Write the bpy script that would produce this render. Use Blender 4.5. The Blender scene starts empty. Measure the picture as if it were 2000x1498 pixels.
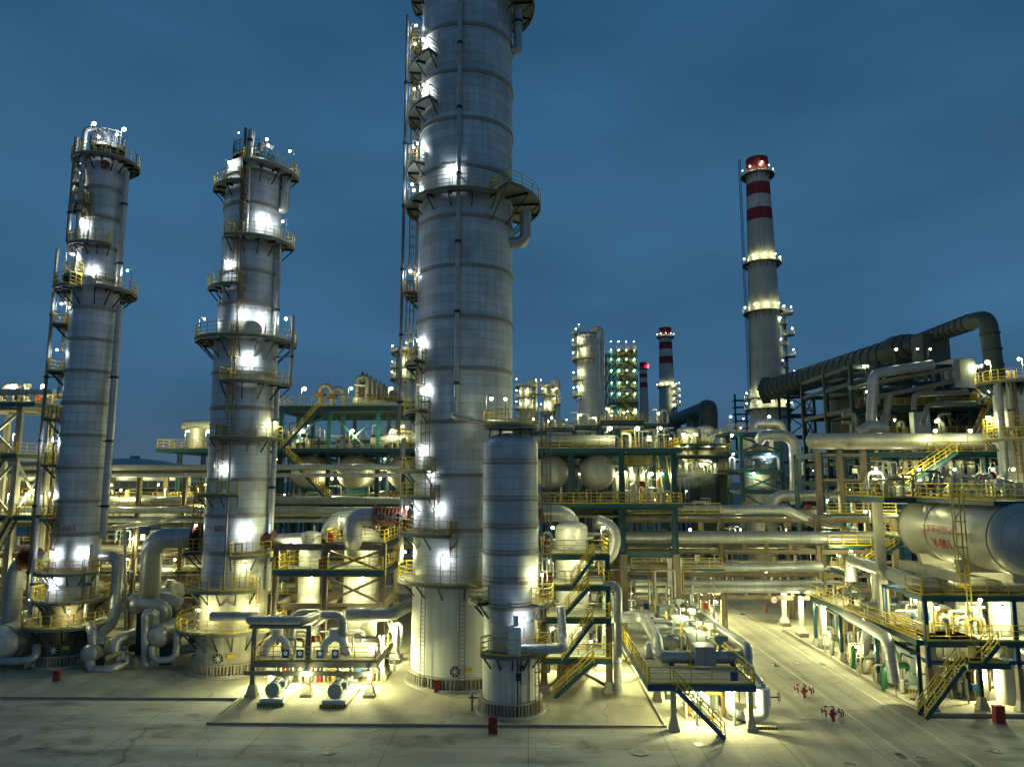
import bpy, math, random
from mathutils import Vector, Matrix
random.seed(7)
S = bpy.context.scene
COL = S.collection
R = math.radians

# ------------------------------------------------------------------ camera
F = 1387.0                      # focal length in pixels of the 2000 px wide photograph
PITCH = math.atan(186.0/F)      # the drone looks slightly up
YAW = math.atan(30.0/F)         # and slightly left of the plant's grid
CAM = Vector((0, 0, 17.0))
cd = bpy.data.cameras.new('camera')
cam = bpy.data.objects.new('camera', cd); COL.objects.link(cam)
cam.location = CAM
cam.rotation_euler = (R(90)+PITCH, 0, YAW)
cd.sensor_width = 36.0; cd.lens = 36.0*F/2000.0
cd.clip_start = 0.5; cd.clip_end = 9000
S.camera = cam
ROT = cam.rotation_euler.to_matrix()
CU = ROT @ Vector((0, 1, 0)); CF = ROT @ Vector((0, 0, -1))

# ------------------------------------------------------------------ sky and exposure
W = bpy.data.worlds.new('World'); S.world = W; W.use_nodes = True
nt = W.node_tree; nt.nodes.clear()
out = nt.nodes.new('ShaderNodeOutputWorld'); bg = nt.nodes.new('ShaderNodeBackground')
sky = nt.nodes.new('ShaderNodeTexSky'); sky.sky_type = 'NISHITA'; sky.sun_disc = False
sky.sun_elevation = R(8.0); sky.sun_rotation = R(185)
sky.air_density = 1.0; sky.dust_density = 2.0; sky.ozone_density = 6.0
tc = nt.nodes.new('ShaderNodeTexCoord'); sep = nt.nodes.new('ShaderNodeSeparateXYZ')
nt.links.new(tc.outputs['Generated'], sep.inputs['Vector'])
deck = nt.nodes.new('ShaderNodeValToRGB'); e = deck.color_ramp.elements       # the dusk cloud deck, by height above the horizon
for i, (p, col) in enumerate(((0.0, (0.85, 1.42, 2.30)), (0.07, (0.62, 1.42, 2.50)), (0.17, (0.52, 1.54, 2.85)), (0.36, (0.50, 1.62, 2.95)), (0.62, (0.28, 1.20, 2.4)), (1.0, (0.22, 1.0, 2.1)))):
    el = e[i] if i < 2 else e.new(p)
    el.position = p; el.color = (*col, 1)
nt.links.new(sep.outputs['Z'], deck.inputs['Fac'])
mix = nt.nodes.new('ShaderNodeMix'); mix.data_type = 'RGBA'; mix.inputs['Factor'].default_value = 0.82
nt.links.new(sky.outputs['Color'], mix.inputs['A']); nt.links.new(deck.outputs['Color'], mix.inputs['B'])
cur = mix.outputs['Result']
for sc_, z_, lo, hi, det in ((1.3, 2.2, 0.74, 1.18, 3), (2.4, 3.2, 0.86, 1.12, 5)):
    mp = nt.nodes.new('ShaderNodeMapping'); mp.inputs['Scale'].default_value = (1, 1, z_); mp.inputs['Location'].default_value = (3.1, 1.7, 0.4)
    nz = nt.nodes.new('ShaderNodeTexNoise'); nz.inputs['Scale'].default_value = sc_; nz.inputs['Detail'].default_value = det; nz.inputs['Roughness'].default_value = 0.5
    mr = nt.nodes.new('ShaderNodeMapRange'); mr.inputs['From Min'].default_value = 0.3; mr.inputs['From Max'].default_value = 0.7
    mr.inputs['To Min'].default_value = lo; mr.inputs['To Max'].default_value = hi
    mx = nt.nodes.new('ShaderNodeMix'); mx.data_type = 'RGBA'; mx.blend_type = 'MULTIPLY'; mx.inputs['Factor'].default_value = 1.0
    nt.links.new(tc.outputs['Generated'], mp.inputs['Vector']); nt.links.new(mp.outputs['Vector'], nz.inputs['Vector'])
    nt.links.new(nz.outputs['Fac'], mr.inputs['Value']); nt.links.new(cur, mx.inputs['A']); nt.links.new(mr.outputs['Result'], mx.inputs['B'])
    cur = mx.outputs['Result']
nt.links.new(cur, bg.inputs['Color']); nt.links.new(bg.outputs['Background'], out.inputs['Surface'])
bg.inputs['Strength'].default_value = 0.080
S.view_settings.view_transform = 'Standard'; S.view_settings.look = 'None'
S.view_settings.gamma = 1.0; S.view_settings.exposure = 0.0
S.render.engine = 'CYCLES'
S.cycles.use_denoising = True
try: S.cycles.denoiser = 'OPENIMAGEDENOISE'
except Exception: pass
S.cycles.max_bounces = 5; S.cycles.diffuse_bounces = 3; S.cycles.glossy_bounces = 3
S.cycles.sample_clamp_indirect = 3.0; S.cycles.sample_clamp_direct = 0.0
S.cycles.caustics_reflective = False; S.cycles.caustics_refractive = False
S.cycles.use_light_tree = True

# ------------------------------------------------------------------ from pixels of the photograph to places in the plant
def ray(px, py): return ROT @ Vector(((px-1000.0)/F, (749.0-py)/F, -1.0))
def at(px, py, Y):
    d = ray(px, py); return CAM + d*(Y/d.y)
def gr(px, py, z=0.0):
    d = ray(px, py); return CAM + d*((z-CAM.z)/d.z)
def zp(py, X, Y):
    k = (749.0-py)/F; h = Vector((X, Y, 0)) - Vector((CAM.x, CAM.y, 0))
    return CAM.z - (h.dot(CU) - k*h.dot(CF))/(CU.z - k*CF.z)
def xp(px, Y, z):
    # world x of the point at depth Y and height z that lands in column px
    lo, hi = -3000.0, 3000.0
    inv = ROT.transposed()
    for _ in range(60):
        m = (lo+hi)/2; v = inv @ (Vector((m, Y, z))-CAM)
        if v.x/-v.z*F+1000 < px: lo = m
        else: hi = m
    return (lo+hi)/2

# ------------------------------------------------------------------ materials
MATS = {}
def _n(nt, t): return nt.nodes.new('ShaderNode'+t)
def mat(name, col, rough=0.5, metal=0.0, var=0.15, vscale=1.2, stain=None, stain_amt=0.35, bump=0.0,
        brick=None, streak=0.0, uv=False, emit=None, emit_s=0.0, coat=0.0, stain_scale=0.35):
    m = bpy.data.materials.new(name); m.use_nodes = True; nt = m.node_tree; L = nt.links.new
    b = nt.nodes['Principled BSDF']
    b.inputs['Roughness'].default_value = rough; b.inputs['Metallic'].default_value = metal
    tc = _n(nt, 'TexCoord'); src = tc.outputs['UV'] if uv else tc.outputs['Object']
    obj = tc.outputs['Object']
    rgb = _n(nt, 'RGB'); rgb.outputs[0].default_value = (*col, 1); cur = rgb.outputs[0]
    def mul(a, fac_out, lo, hi):
        mr = _n(nt, 'MapRange'); mr.inputs['To Min'].default_value = lo; mr.inputs['To Max'].default_value = hi
        L(fac_out, mr.inputs['Value'])
        x = _n(nt, 'Mix'); x.data_type = 'RGBA'; x.blend_type = 'MULTIPLY'; x.inputs['Factor'].default_value = 1
        L(a, x.inputs['A']); L(mr.outputs['Result'], x.inputs['B']); return x.outputs['Result']
    if brick:
        bw, bh, mort, dark, cvar = brick
        bt = _n(nt, 'TexBrick'); L(src, bt.inputs['Vector'])
        bt.inputs['Color1'].default_value = (1-cvar, 1-cvar, 1-cvar, 1); bt.inputs['Color2'].default_value = (1+cvar, 1+cvar, 1+cvar, 1)
        bt.inputs['Mortar'].default_value = (dark, dark, dark, 1); bt.inputs['Scale'].default_value = 1.0
        bt.inputs['Mortar Size'].default_value = mort; bt.inputs['Brick Width'].default_value = bw; bt.inputs['Row Height'].default_value = bh
        bt.inputs['Mortar Smooth'].default_value = 0.3
        x = _n(nt, 'Mix'); x.data_type = 'RGBA'; x.blend_type = 'MULTIPLY'; x.inputs['Factor'].default_value = 1
        L(cur, x.inputs['A']); L(bt.outputs['Color'], x.inputs['B']); cur = x.outputs['Result']
    if var:
        nz = _n(nt, 'TexNoise'); nz.inputs['Scale'].default_value = vscale; nz.inputs['Detail'].default_value = 4
        L(obj, nz.inputs['Vector']); cur = mul(cur, nz.outputs['Fac'], 1-var*1.6, 1+var*1.6)
    if streak:
        mpn = _n(nt, 'Mapping'); mpn.inputs['Scale'].default_value = (1.6, 1.6, 0.09); L(obj, mpn.inputs['Vector'])
        ns = _n(nt, 'TexNoise'); ns.inputs['Scale'].default_value = 1.6; ns.inputs['Detail'].default_value = 5; L(mpn.outputs[0], ns.inputs['Vector'])
        cur = mul(cur, ns.outputs['Fac'], 1-streak*1.5, 1+streak)
    if stain:
        n2 = _n(nt, 'TexNoise'); n2.inputs['Scale'].default_value = stain_scale; n2.inputs['Detail'].default_value = 7; n2.inputs['Roughness'].default_value = 0.62
        L(obj, n2.inputs['Vector'])
        rp = _n(nt, 'ValToRGB'); rp.color_ramp.elements[0].position = 0.48; rp.color_ramp.elements[1].position = 0.72
        rp.color_ramp.elements[1].color = (stain_amt,)*3+(1,)
        L(n2.outputs['Fac'], rp.inputs['Fac'])
        x = _n(nt, 'Mix'); x.data_type = 'RGBA'; L(rp.outputs['Color'], x.inputs['Factor']); L(cur, x.inputs['A'])
        x.inputs['B'].default_value = (*stain, 1); cur = x.outputs['Result']
    L(cur, b.inputs['Base Color'])
    nr = _n(nt, 'TexNoise'); nr.inputs['Scale'].default_value = vscale*2.3; nr.inputs['Detail'].default_value = 3; L(obj, nr.inputs['Vector'])
    mr = _n(nt, 'MapRange'); mr.inputs['To Min'].default_value = max(0.05, rough-0.13); mr.inputs['To Max'].default_value = min(1, rough+0.13)
    L(nr.outputs['Fac'], mr.inputs['Value']); L(mr.outputs['Result'], b.inputs['Roughness'])
    if bump:
        bp = _n(nt, 'Bump'); bp.inputs['Strength'].default_value = bump; bp.inputs['Distance'].default_value = 0.05
        nb = _n(nt, 'TexNoise'); nb.inputs['Scale'].default_value = vscale*1.3; nb.inputs['Detail'].default_value = 3
        L(obj, nb.inputs['Vector']); L(nb.outputs['Fac'], bp.inputs['Height']); L(bp.outputs['Normal'], b.inputs['Normal'])
    if emit:
        b.inputs['Emission Color'].default_value = (*emit, 1); b.inputs['Emission Strength'].default_value = emit_s
        m.cycles.emission_sampling = 'NONE'
    MATS[name] = m; return m

mat('cladding', (0.58, 0.61, 0.61), 0.48, 0.25, 0.10, 0.5, stain=(0.22, 0.17, 0.10), stain_amt=0.5, brick=(8.0, 0.80, 0.03, 0.62, 0.12), streak=0.24, uv=True, bump=0.12)
mat('pale_cladding', (0.54, 0.54, 0.51), 0.48, 0.22, 0.10, 0.5, stain=(0.25, 0.20, 0.12), stain_amt=0.25, brick=(2.6, 1.0, 0.022, 0.5, 0.08), streak=0.12, uv=True, bump=0.12)
mat('pipe_cladding', (0.42, 0.43, 0.41), 0.40, 0.42, 0.10, 1.2, stain=(0.22, 0.17, 0.10), stain_amt=0.30, brick=(40.0, 1.0, 0.022, 0.45, 0.07), uv=True, bump=0.15)
mat('drum_cladding', (0.52, 0.50, 0.42), 0.42, 0.35, 0.08, 0.7, stain=(0.22, 0.16, 0.08), stain_amt=0.4, brick=(60, 1.0, 0.025, 0.6, 0.05), uv=True, bump=0.1)
mat('band_metal', (0.30, 0.27, 0.22), 0.5, 0.4, 0.2, 1.5)
mat('fireproofing', (0.46, 0.43, 0.33), 0.85, 0, 0.13, 0.8, stain=(0.16, 0.12, 0.07), stain_amt=0.75, streak=0.42, bump=0.2, stain_scale=0.25)
mat('pale_fireproofing', (0.64, 0.63, 0.56), 0.85, 0, 0.10, 0.5, stain=(0.30, 0.25, 0.15), stain_amt=0.5, streak=0.16, bump=0.2, stain_scale=0.2)
mat('dark_fireproofing', (0.20, 0.16, 0.10), 0.9, 0, 0.15, 0.8, stain=(0.08, 0.06, 0.04), stain_amt=0.7, streak=0.45, bump=0.2)
mat('brown_concrete', (0.23, 0.185, 0.125), 0.85, 0, 0.18, 1.0, stain=(0.14, 0.10, 0.06), stain_amt=0.6, streak=0.25)
mat('concrete', (0.42, 0.40, 0.32), 0.85, 0, 0.15, 0.8, stain=(0.22, 0.19, 0.13), stain_amt=0.5, streak=0.2)
mat('teal_paint', (0.007, 0.062, 0.085), 0.42, 0.0, 0.18, 1.2, stain=(0.02, 0.05, 0.055), stain_amt=0.5)
mat('dark_steel', (0.012, 0.030, 0.038), 0.5, 0.2, 0.2, 1.2)
mat('steel', (0.20, 0.20, 0.18), 0.5, 0.4, 0.2, 1.5, stain=(0.12, 0.07, 0.03), stain_amt=0.4)
mat('yellow_paint', (0.66, 0.48, 0.03), 0.5, 0.0, 0.35, 0.9, stain=(0.25, 0.14, 0.04), stain_amt=0.5)
mat('rusty_yellow', (0.32, 0.21, 0.04), 0.6, 0.1, 0.3, 1.5, stain=(0.12, 0.06, 0.02), stain_amt=0.6)
mat('grating', (0.16, 0.17, 0.15), 0.6, 0.3, 0.2, 2.0)
mat('blue_paint', (0.012, 0.06, 0.17), 0.4, 0.0, 0.15, 1.5)
mat('green_paint', (0.008, 0.075, 0.04), 0.4, 0.0, 0.15, 1.5)
mat('red_paint', (0.24, 0.014, 0.018), 0.45, 0.0, 0.15, 1.5)
mat('letter_red', (0.50, 0.02, 0.025), 0.5, 0, 0.1, 1.0)
mat('white_paint', (0.74, 0.74, 0.70), 0.5, 0.0, 0.08, 1.5, stain=(0.45, 0.40, 0.28), stain_amt=0.3)
mat('machine_grey', (0.38, 0.43, 0.40), 0.45, 0.1, 0.12, 1.5, stain=(0.2, 0.2, 0.16), stain_amt=0.4)
mat('rust', (0.17, 0.06, 0.025), 0.8, 0.1, 0.35, 2.0, stain=(0.07, 0.035, 0.02), stain_amt=0.7)
mat('stripe_black', (0.02, 0.02, 0.018), 0.6, 0.0, 0.1, 2.0)
mat('stack_concrete', (0.50, 0.49, 0.44), 0.85, 0, 0.12, 0.15, streak=0.3, stain=(0.25, 0.22, 0.17), stain_amt=0.5, stain_scale=0.12, brick=(60.0, 2.4, 0.03, 0.8, 0.05), uv=True)
mat('stack_red', (0.30, 0.022, 0.03), 0.75, 0, 0.2, 0.4, streak=0.4, stain=(0.16, 0.06, 0.05), stain_amt=0.5)
mat('stack_white', (0.62, 0.61, 0.57), 0.75, 0, 0.15, 0.4, streak=0.4, stain=(0.35, 0.28, 0.22), stain_amt=0.5)
mat('duct_steel', (0.085, 0.10, 0.085), 0.55, 0.25, 0.15, 0.4, streak=0.15)
mat('duct_rib', (0.045, 0.055, 0.048), 0.55, 0.25, 0.15, 0.6)
mat('dark_panel', (0.022, 0.028, 0.028), 0.6, 0.1, 0.2, 0.5, brick=(1.0, 6.0, 0.03, 0.4, 0.1))
mat('grey_panel', (0.33, 0.36, 0.36), 0.55, 0.2, 0.1, 0.5, brick=(1.2, 9.0, 0.04, 0.6, 0.05))
mat('bulb_cool', (0.9, 0.9, 0.9), 0.4, 0, 0, emit=(0.92, 0.97, 1.0), emit_s=28)
mat('bulb_warm', (0.9, 0.9, 0.8), 0.4, 0, 0, emit=(1.0, 0.99, 0.66), emit_s=24)
mat('bulb_red', (0.5, 0.02, 0.02), 0.4, 0, 0, emit=(1.0, 0.02, 0.03), emit_s=14)
M = MATS

# ------------------------------------------------------------------ mesh builder
class MB:
    def __init__(s): s.v = []; s.f = []; s.uv = []
    def face(s, idx, uv=None): s.f.append(tuple(idx)); s.uv.append(uv)
    def hexa(s, p):
        o = len(s.v); s.v.extend(p)
        for q in ((0, 3, 2, 1), (4, 5, 6, 7), (0, 1, 5, 4), (1, 2, 6, 5), (2, 3, 7, 6), (3, 0, 4, 7)):
            s.face([o+i for i in q])
        return s
    def box(s, x0, y0, z0, x1, y1, z1):
        return s.hexa([(x0, y0, z0), (x1, y0, z0), (x1, y1, z0), (x0, y1, z0), (x0, y0, z1), (x1, y0, z1), (x1, y1, z1), (x0, y1, z1)])
    def cbox(s, c, d, rz=0.0, taper=1.0):
        x, y, z = d[0]/2, d[1]/2, d[2]/2; ca, sa = math.cos(rz), math.sin(rz); p = []
        for zz, k in ((-z, 1.0), (z, taper)):
            for a, b in ((-x, -y), (x, -y), (x, y), (-x, y)):
                a *= k; b *= k; p.append((c[0]+a*ca-b*sa, c[1]+a*sa+b*ca, c[2]+zz))
        return s.hexa(p)
    def bar(s, p, q, w=0.06, h=None):
        p = Vector(p); q = Vector(q); d = q-p
        if d.length < 1e-6: return s
        h = h or w; d.normalize()
        up = Vector((0, 0, 1)) if abs(d.z) < 0.95 else Vector((0, 1, 0))
        a = d.cross(up).normalized()*(w/2); b = a.cross(d).normalized()*(h/2)
        return s.hexa([tuple(p-a-b), tuple(p+a-b), tuple(p+a+b), tuple(p-a+b), tuple(q-a-b), tuple(q+a-b), tuple(q+a+b), tuple(q-a+b)])
    def tube(s, pts, r, seg=12, bend=0.0, caps=True, radii=None):
        pts = [Vector(p) for p in pts]
        if bend > 0 and len(pts) > 2:
            o = [pts[0]]
            for i in range(1, len(pts)-1):
                a, b, c = pts[i-1], pts[i], pts[i+1]
                u = (a-b); w = (c-b); lu, lw = u.length, w.length
                if lu < 1e-6 or lw < 1e-6: continue
                u /= lu; w /= lw; cs = max(-1, min(1, u.dot(w)))
                if cs < -0.999: o.append(b); continue
                half = math.acos(cs)/2; t = min(bend/math.tan(half), lu*0.49, lw*0.49)
                p0 = b+u*t; p1 = b+w*t; rr = t*math.tan(half)
                cen = b+(u+w).normalized()*(rr/math.sin(half))
                v0 = p0-cen; v1 = p1-cen; om = math.acos(max(-1, min(1, v0.normalized().dot(v1.normalized()))))
                n = 7
                for k in range(n+1):
                    tt = k/n
                    o.append(cen+(v0*math.sin((1-tt)*om)+v1*math.sin(tt*om))/max(1e-6, math.sin(om)))
            o.append(pts[-1]); pts = o
        n = len(pts); base = len(s.v); t0 = (pts[1]-pts[0]).normalized()
        ref = Vector((0, 0, 1)) if abs(t0.z) < 0.9 else Vector((0, 1, 0))
        a = t0.cross(ref).normalized(); acc = 0.0; accs = []
        for i in range(n):
            if i == 0: t = t0
            elif i == n-1: t = (pts[i]-pts[i-1]).normalized()
            else: t = ((pts[i]-pts[i-1]).normalized()+(pts[i+1]-pts[i]).normalized()).normalized()
            a = (a-t*a.dot(t)).normalized(); b = t.cross(a)
            if i: acc += (pts[i]-pts[i-1]).length
            accs.append(acc); rr = radii[i] if radii else r
            for k in range(seg):
                an = 2*math.pi*k/seg
                s.v.append(tuple(pts[i]+(a*math.cos(an)+b*math.sin(an))*rr))
        for i in range(n-1):
            for k in range(seg):
                k2 = (k+1) % seg
                u0 = 2+k/seg*2*math.pi*r; u1 = 2+(k+1)/seg*2*math.pi*r
                s.face((base+i*seg+k, base+i*seg+k2, base+(i+1)*seg+k2, base+(i+1)*seg+k),
                       ((u0, accs[i]), (u1, accs[i]), (u1, accs[i+1]), (u0, accs[i+1])))
        if caps:
            s.face([base+k for k in range(seg)][::-1]); s.face([base+(n-1)*seg+k for k in range(seg)])
        return s
    def lathe(s, prof, o, axis='z', seg=32, a0=0.0, a1=360.0, closed_profile=False):
        o = Vector(o); full = abs(a1-a0) >= 359.9; n = seg if full else seg+1; base = len(s.v); m = len(prof)
        rm = max(p[0] for p in prof); acc = [0.0]
        for i in range(1, m): acc.append(acc[-1]+math.hypot(prof[i][0]-prof[i-1][0], prof[i][1]-prof[i-1][1]))
        for j in range(n):
            an = R(a0+(a1-a0)*j/seg); c, sn = math.cos(an), math.sin(an)
            for r, h in prof:
                if axis == 'z': p = (o.x+r*c, o.y+r*sn, o.z+h)
                elif axis == 'y': p = (o.x+r*c, o.y+h, o.z-r*sn)
                else: p = (o.x+h, o.y+r*c, o.z+r*sn)
                s.v.append(p)
        for j in range(seg):
            j2 = (j+1) % n
            u0, u1 = R(a0+(a1-a0)*j/seg)*rm, R(a0+(a1-a0)*(j+1)/seg)*rm
            for i in range(m-1 if not closed_profile else m):
                i2 = (i+1) % m
                if prof[i][0] < 1e-6 and prof[i2][0] < 1e-6: continue
                q = (base+j*m+i, base+j2*m+i, base+j2*m+i2, base+j*m+i2)
                uv = ((u0, acc[i]), (u1, acc[i]), (u1, acc[i2]), (u0, acc[i2]))
                s.face(q, uv)
        if closed_profile and not full:
            s.face([base+i for i in range(m)]); s.face([base+seg*m+i for i in range(m)][::-1])
        return s
    def disc(s, c, r, axis='z', seg=20):
        return s.lathe([(0.0, 0.0), (r, 0.0)], c, axis, seg)
    def ball(s, c, r, seg=10):
        n = max(4, seg//2)
        return s.lathe([(r*math.sin(math.pi*i/n), -r*math.cos(math.pi*i/n)) for i in range(n+1)], c, 'z', seg)
    def build(s, name, m, parent=None, origin=None, smooth=True):
        ox, oy, oz = origin if origin is not None else (0, 0, 0)
        me = bpy.data.meshes.new(name)
        me.from_pydata([(x-ox, y-oy, z-oz) for x, y, z in s.v], [], s.f)
        if any(u is not None for u in s.uv):
            uvl = me.uv_layers.new(name='UVMap'); flat = []
            for fc, u in zip(s.f, s.uv):
                if u is None: flat.extend([0.3, 0.3]*len(fc))
                else:
                    for t in u: flat.extend(t)
            uvl.data.foreach_set('uv', flat)
        me.validate(clean_customdata=False)
        if smooth:
            me.polygons.foreach_set('use_smooth', [True]*len(me.polygons))
            me.set_sharp_from_angle(angle=R(40))
        me.materials.append(M[m] if isinstance(m, str) else m)
        ob = bpy.data.objects.new(name, me); COL.objects.link(ob)
        if parent is not None: ob.parent = parent
        return ob

class Thing:
    """an Empty at the thing's base that parents its parts"""
    def __init__(s, name, label, cat, loc, group=None, kind=None):
        o = bpy.data.objects.new(name, None); COL.objects.link(o)
        o.location = loc; o.empty_display_size = 0.3; o['label'] = label; o['category'] = cat
        if group: o['group'] = group
        s.o = o; s.loc = Vector(loc)
    def part(s, name, mb, m, label=None, smooth=True):
        p = mb.build(name, m, s.o, s.loc, smooth)
        if label: p['label'] = label
        return p
    def sub(s, parent, name, mb, m, smooth=True):
        return mb.build(name, m, parent, s.loc, smooth)
    def copy(s, offset, label=None, rz=0.0):
        def cp(o, par):
            c = o.copy(); COL.objects.link(c)
            if par is not None: c.parent = par
            for ch in list(o.children): cp(ch, c)
            return c
        r = cp(s.o, None); r.location = s.loc+Vector(offset); r.rotation_euler.z = rz
        if label: r['label'] = label
        return r
def single(name, label, cat, mb, m, base, group=None, kind=None, smooth=True):
    o = mb.build(name, m, None, base, smooth); o.location = base
    if kind: o['kind'] = kind
    if label: o['label'] = label
    if cat: o['category'] = cat
    if group: o['group'] = group
    return o
def structure(name, mb, m, label=None, cat=None, smooth=False):
    o = mb.build(name, m, None, None, smooth); o['kind'] = 'structure'
    o['label'] = label or name.replace('_', ' '); o['category'] = cat or name.replace('_', ' ')
    return o

# ------------------------------------------------------------------ fittings
LAMP_RNG = random.Random(4)
COOL = (0.86, 0.95, 1.0); WARM = (0.95, 0.96, 0.45)
PW = 1.9; PWW = 2.1
def lamp(T, base, h=2.2, power=60, kind='cool', arm=(0.0, 0.0), r=0.13, size=0.12, spread=True):
    """bracket lamp: pole, curved arm, shade, bulb, and the light it throws"""
    k = LAMP_RNG.uniform(.7, 1.2); r *= LAMP_RNG.uniform(.68, 1.08); power *= k
    b = Vector(base); top = b+Vector((0, 0, h)); tip = top+Vector((arm[0], arm[1], 0.0))
    mb = MB(); mb.tube([b, top], 0.035, 6)
    if arm[0] or arm[1]: mb.tube([top, (top+tip)/2+Vector((0, 0, 0.12)), tip], 0.03, 6)
    mb.lathe([(0.03, 0.14), (0.09, 0.10), (r*1.25, 0.0), (r*1.15, -0.01)], tip, 'z', 10)
    p = T.part('lamp', mb, 'steel')
    bp = tip+Vector((0, 0, -0.05-r*0.5))
    T.sub(p, 'bulb', MB().ball(bp, r, 10), 'bulb_'+kind)
    if power:
        ld = bpy.data.lights.new('lamp_light', 'POINT'); ld.energy = power*(PW if kind == 'cool' else PWW)
        ld.color = COOL if kind == 'cool' else (WARM if kind == 'warm' else (1, 0.05, 0.05)); ld.shadow_soft_size = size
        lo = bpy.data.objects.new('lamp_light', ld); COL.objects.link(lo); lo.parent = p
        lo.location = bp-T.loc+Vector((0, 0, -r-0.08))
    return p
def rail(mb, pts, h=1.15, step=1.5, closed=False, w=0.066, toe=True, mids=2):
    pts = [Vector(p) for p in pts]
    if closed: pts = pts+[pts[0]]
    U = Vector((0, 0, 1))
    for i in range(len(pts)-1):
        a, b = pts[i], pts[i+1]; L = (b-a).length
        if L < 0.05: continue
        n = max(1, round(L/step))
        for k in range(n+(1 if i == len(pts)-2 else 0)):
            p = a.lerp(b, k/n); mb.bar(p, p+U*h, w)
        mb.bar(a+U*h, b+U*h, w)
        for m_ in range(mids): z = h*(m_+1)/(mids+1); mb.bar(a+U*z, b+U*z, w*0.75)
        if toe: mb.bar(a+U*0.08, b+U*0.08, 0.015, 0.12)
    return mb
def arc(c, r, a0, a1, z, n=None):
    n = n or max(2, int(abs(a1-a0)/12))
    return [(c[0]+r*math.cos(R(a0+(a1-a0)*i/n)), c[1]+r*math.sin(R(a0+(a1-a0)*i/n)), z) for i in range(n+1)]
def ring_platform(T, c, z, r0, r1, a0, a1, m='dark_steel', railm='yellow_paint', brackets=True, split=False):
    seg = max(3, int((a1-a0)/8)); full = a1-a0 >= 359
    mb = MB(); mb.lathe([(r0, -0.06), (r1, -0.06), (r1, 0.0), (r0, 0.0)], (c[0], c[1], z), 'z', seg, a0, a1, closed_profile=True)
    mb.lathe([(r1-0.08, -0.26), (r1, -0.26), (r1, -0.062), (r1-0.08, -0.062)], (c[0], c[1], z), 'z', seg, a0, a1, closed_profile=True)
    p = T.part('platform', mb, 'grating')
    rm = MB(); rail(rm, arc(c, r1-0.05, a0, a1, z, max(2, int((a1-a0)/13))), step=1.5, w=.052)
    if not full:
        for a in (a0, a1):
            ca, sa = math.cos(R(a)), math.sin(R(a))
            rail(rm, [(c[0]+r0*ca, c[1]+r0*sa, z), (c[0]+(r1-0.05)*ca, c[1]+(r1-0.05)*sa, z)], step=0.9)
    T.sub(p, 'railing', rm, railm)
    if brackets:
        bm = MB(); n = max(2, int((a1-a0)/22))
        for i in range(n+1):
            a = R(a0+(a1-a0)*(i+0.0)/n); ca, sa = math.cos(a), math.sin(a)
            if split: bm = MB()
            bm.bar((c[0]+r0*ca, c[1]+r0*sa, z-0.16), (c[0]+(r1-0.1)*ca, c[1]+(r1-0.1)*sa, z-0.16), 0.12, 0.18)
            dz = (r1-r0)*0.9
            bm.bar((c[0]+(r0)*ca, c[1]+(r0)*sa, z-0.25-dz), (c[0]+(r1-0.25)*ca, c[1]+(r1-0.25)*sa, z-0.25), 0.10)
            if split: T.sub(p, 'bracket', bm, m)
        if not split: T.sub(p, 'bracket_frame', bm, m)
    return p
def ladder(T, c, ang, r, z0, z1, cage=True, m='rusty_yellow', name='ladder'):
    ca, sa = math.cos(R(ang)), math.sin(R(ang)); t = Vector((-sa, ca, 0)); o = Vector((ca, sa, 0)); b = Vector((c[0], c[1], 0))+o*r
    mb = MB()
    for s_ in (-0.24, 0.24): mb.bar(b+t*s_+Vector((0, 0, z0)), b+t*s_+Vector((0, 0, z1)), 0.06)
    z = z0+0.3
    while z < z1: mb.bar(b-t*0.24+Vector((0, 0, z)), b+t*0.24+Vector((0, 0, z)), 0.035); z += 0.33
    if cage:
        z = z0+2.2
        def hoop(z, k): an = math.pi*k/6; return b+t*(0.38*math.cos(an))+o*(0.72*math.sin(an))+Vector((0, 0, z))
        while z < z1+0.2:
            for k in range(6): mb.bar(hoop(z, k), hoop(z, k+1), 0.05, 0.05)
            z += 0.9
        for k in (1, 2, 3, 4, 5):
            if z1-z0 > 2.4: mb.bar(hoop(z0+2.2, k), hoop(z1, k), 0.04)
    return T.part(name, mb, m)
def stairs(T, p0, p1, w=0.9, side=(0, 1, 0), m='teal_paint', name='stair', railm='yellow_paint', both=True):
    """one flight from p0 (low) to p1 (high); width runs along SIDE"""
    p0, p1, sd = Vector(p0), Vector(p1), Vector(side); mb = MB()
    for s_ in (0, w): mb.bar(p0+sd*s_, p1+sd*s_, 0.07, 0.28)
    n = max(3, int((p1.z-p0.z)/0.21))
    for i in range(1, n):
        q = p0.lerp(p1, i/n); d = (p1-p0); d.z = 0; d.normalize()
        mb.bar(q+sd*0.03, q+sd*(w-0.03), 0.05, 0.26) if abs(d.dot(sd)) > 0.5 else mb.hexa([tuple(q+sd*a+d*b+Vector((0, 0, c))) for c in (-0.02, 0.02) for a, b in ((0.02, -0.13), (w-0.02, -0.13), (w-0.02, 0.13), (0.02, 0.13))])
    p = T.part(name, mb, m)
    rm = MB()
    for s_ in ((0, w) if both else (0,)): rail(rm, [p0+sd*s_, p1+sd*s_], h=1.05, step=1.2, toe=False)
    T.sub(p, 'railing', rm, railm); return p
def dome(r, h, n=8, depth=0.5):
    """profile of a dished head standing on height h"""
    return [(r*math.cos(math.pi/2*i/n), h+r*depth*math.sin(math.pi/2*i/n)) for i in range(n+1)]
def flange(mb, c, d, r, t=0.12, seg=16):
    c = Vector(c); d = Vector(d).normalized(); mb.tube([c-d*t/2, c+d*t/2], r, seg)
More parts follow.
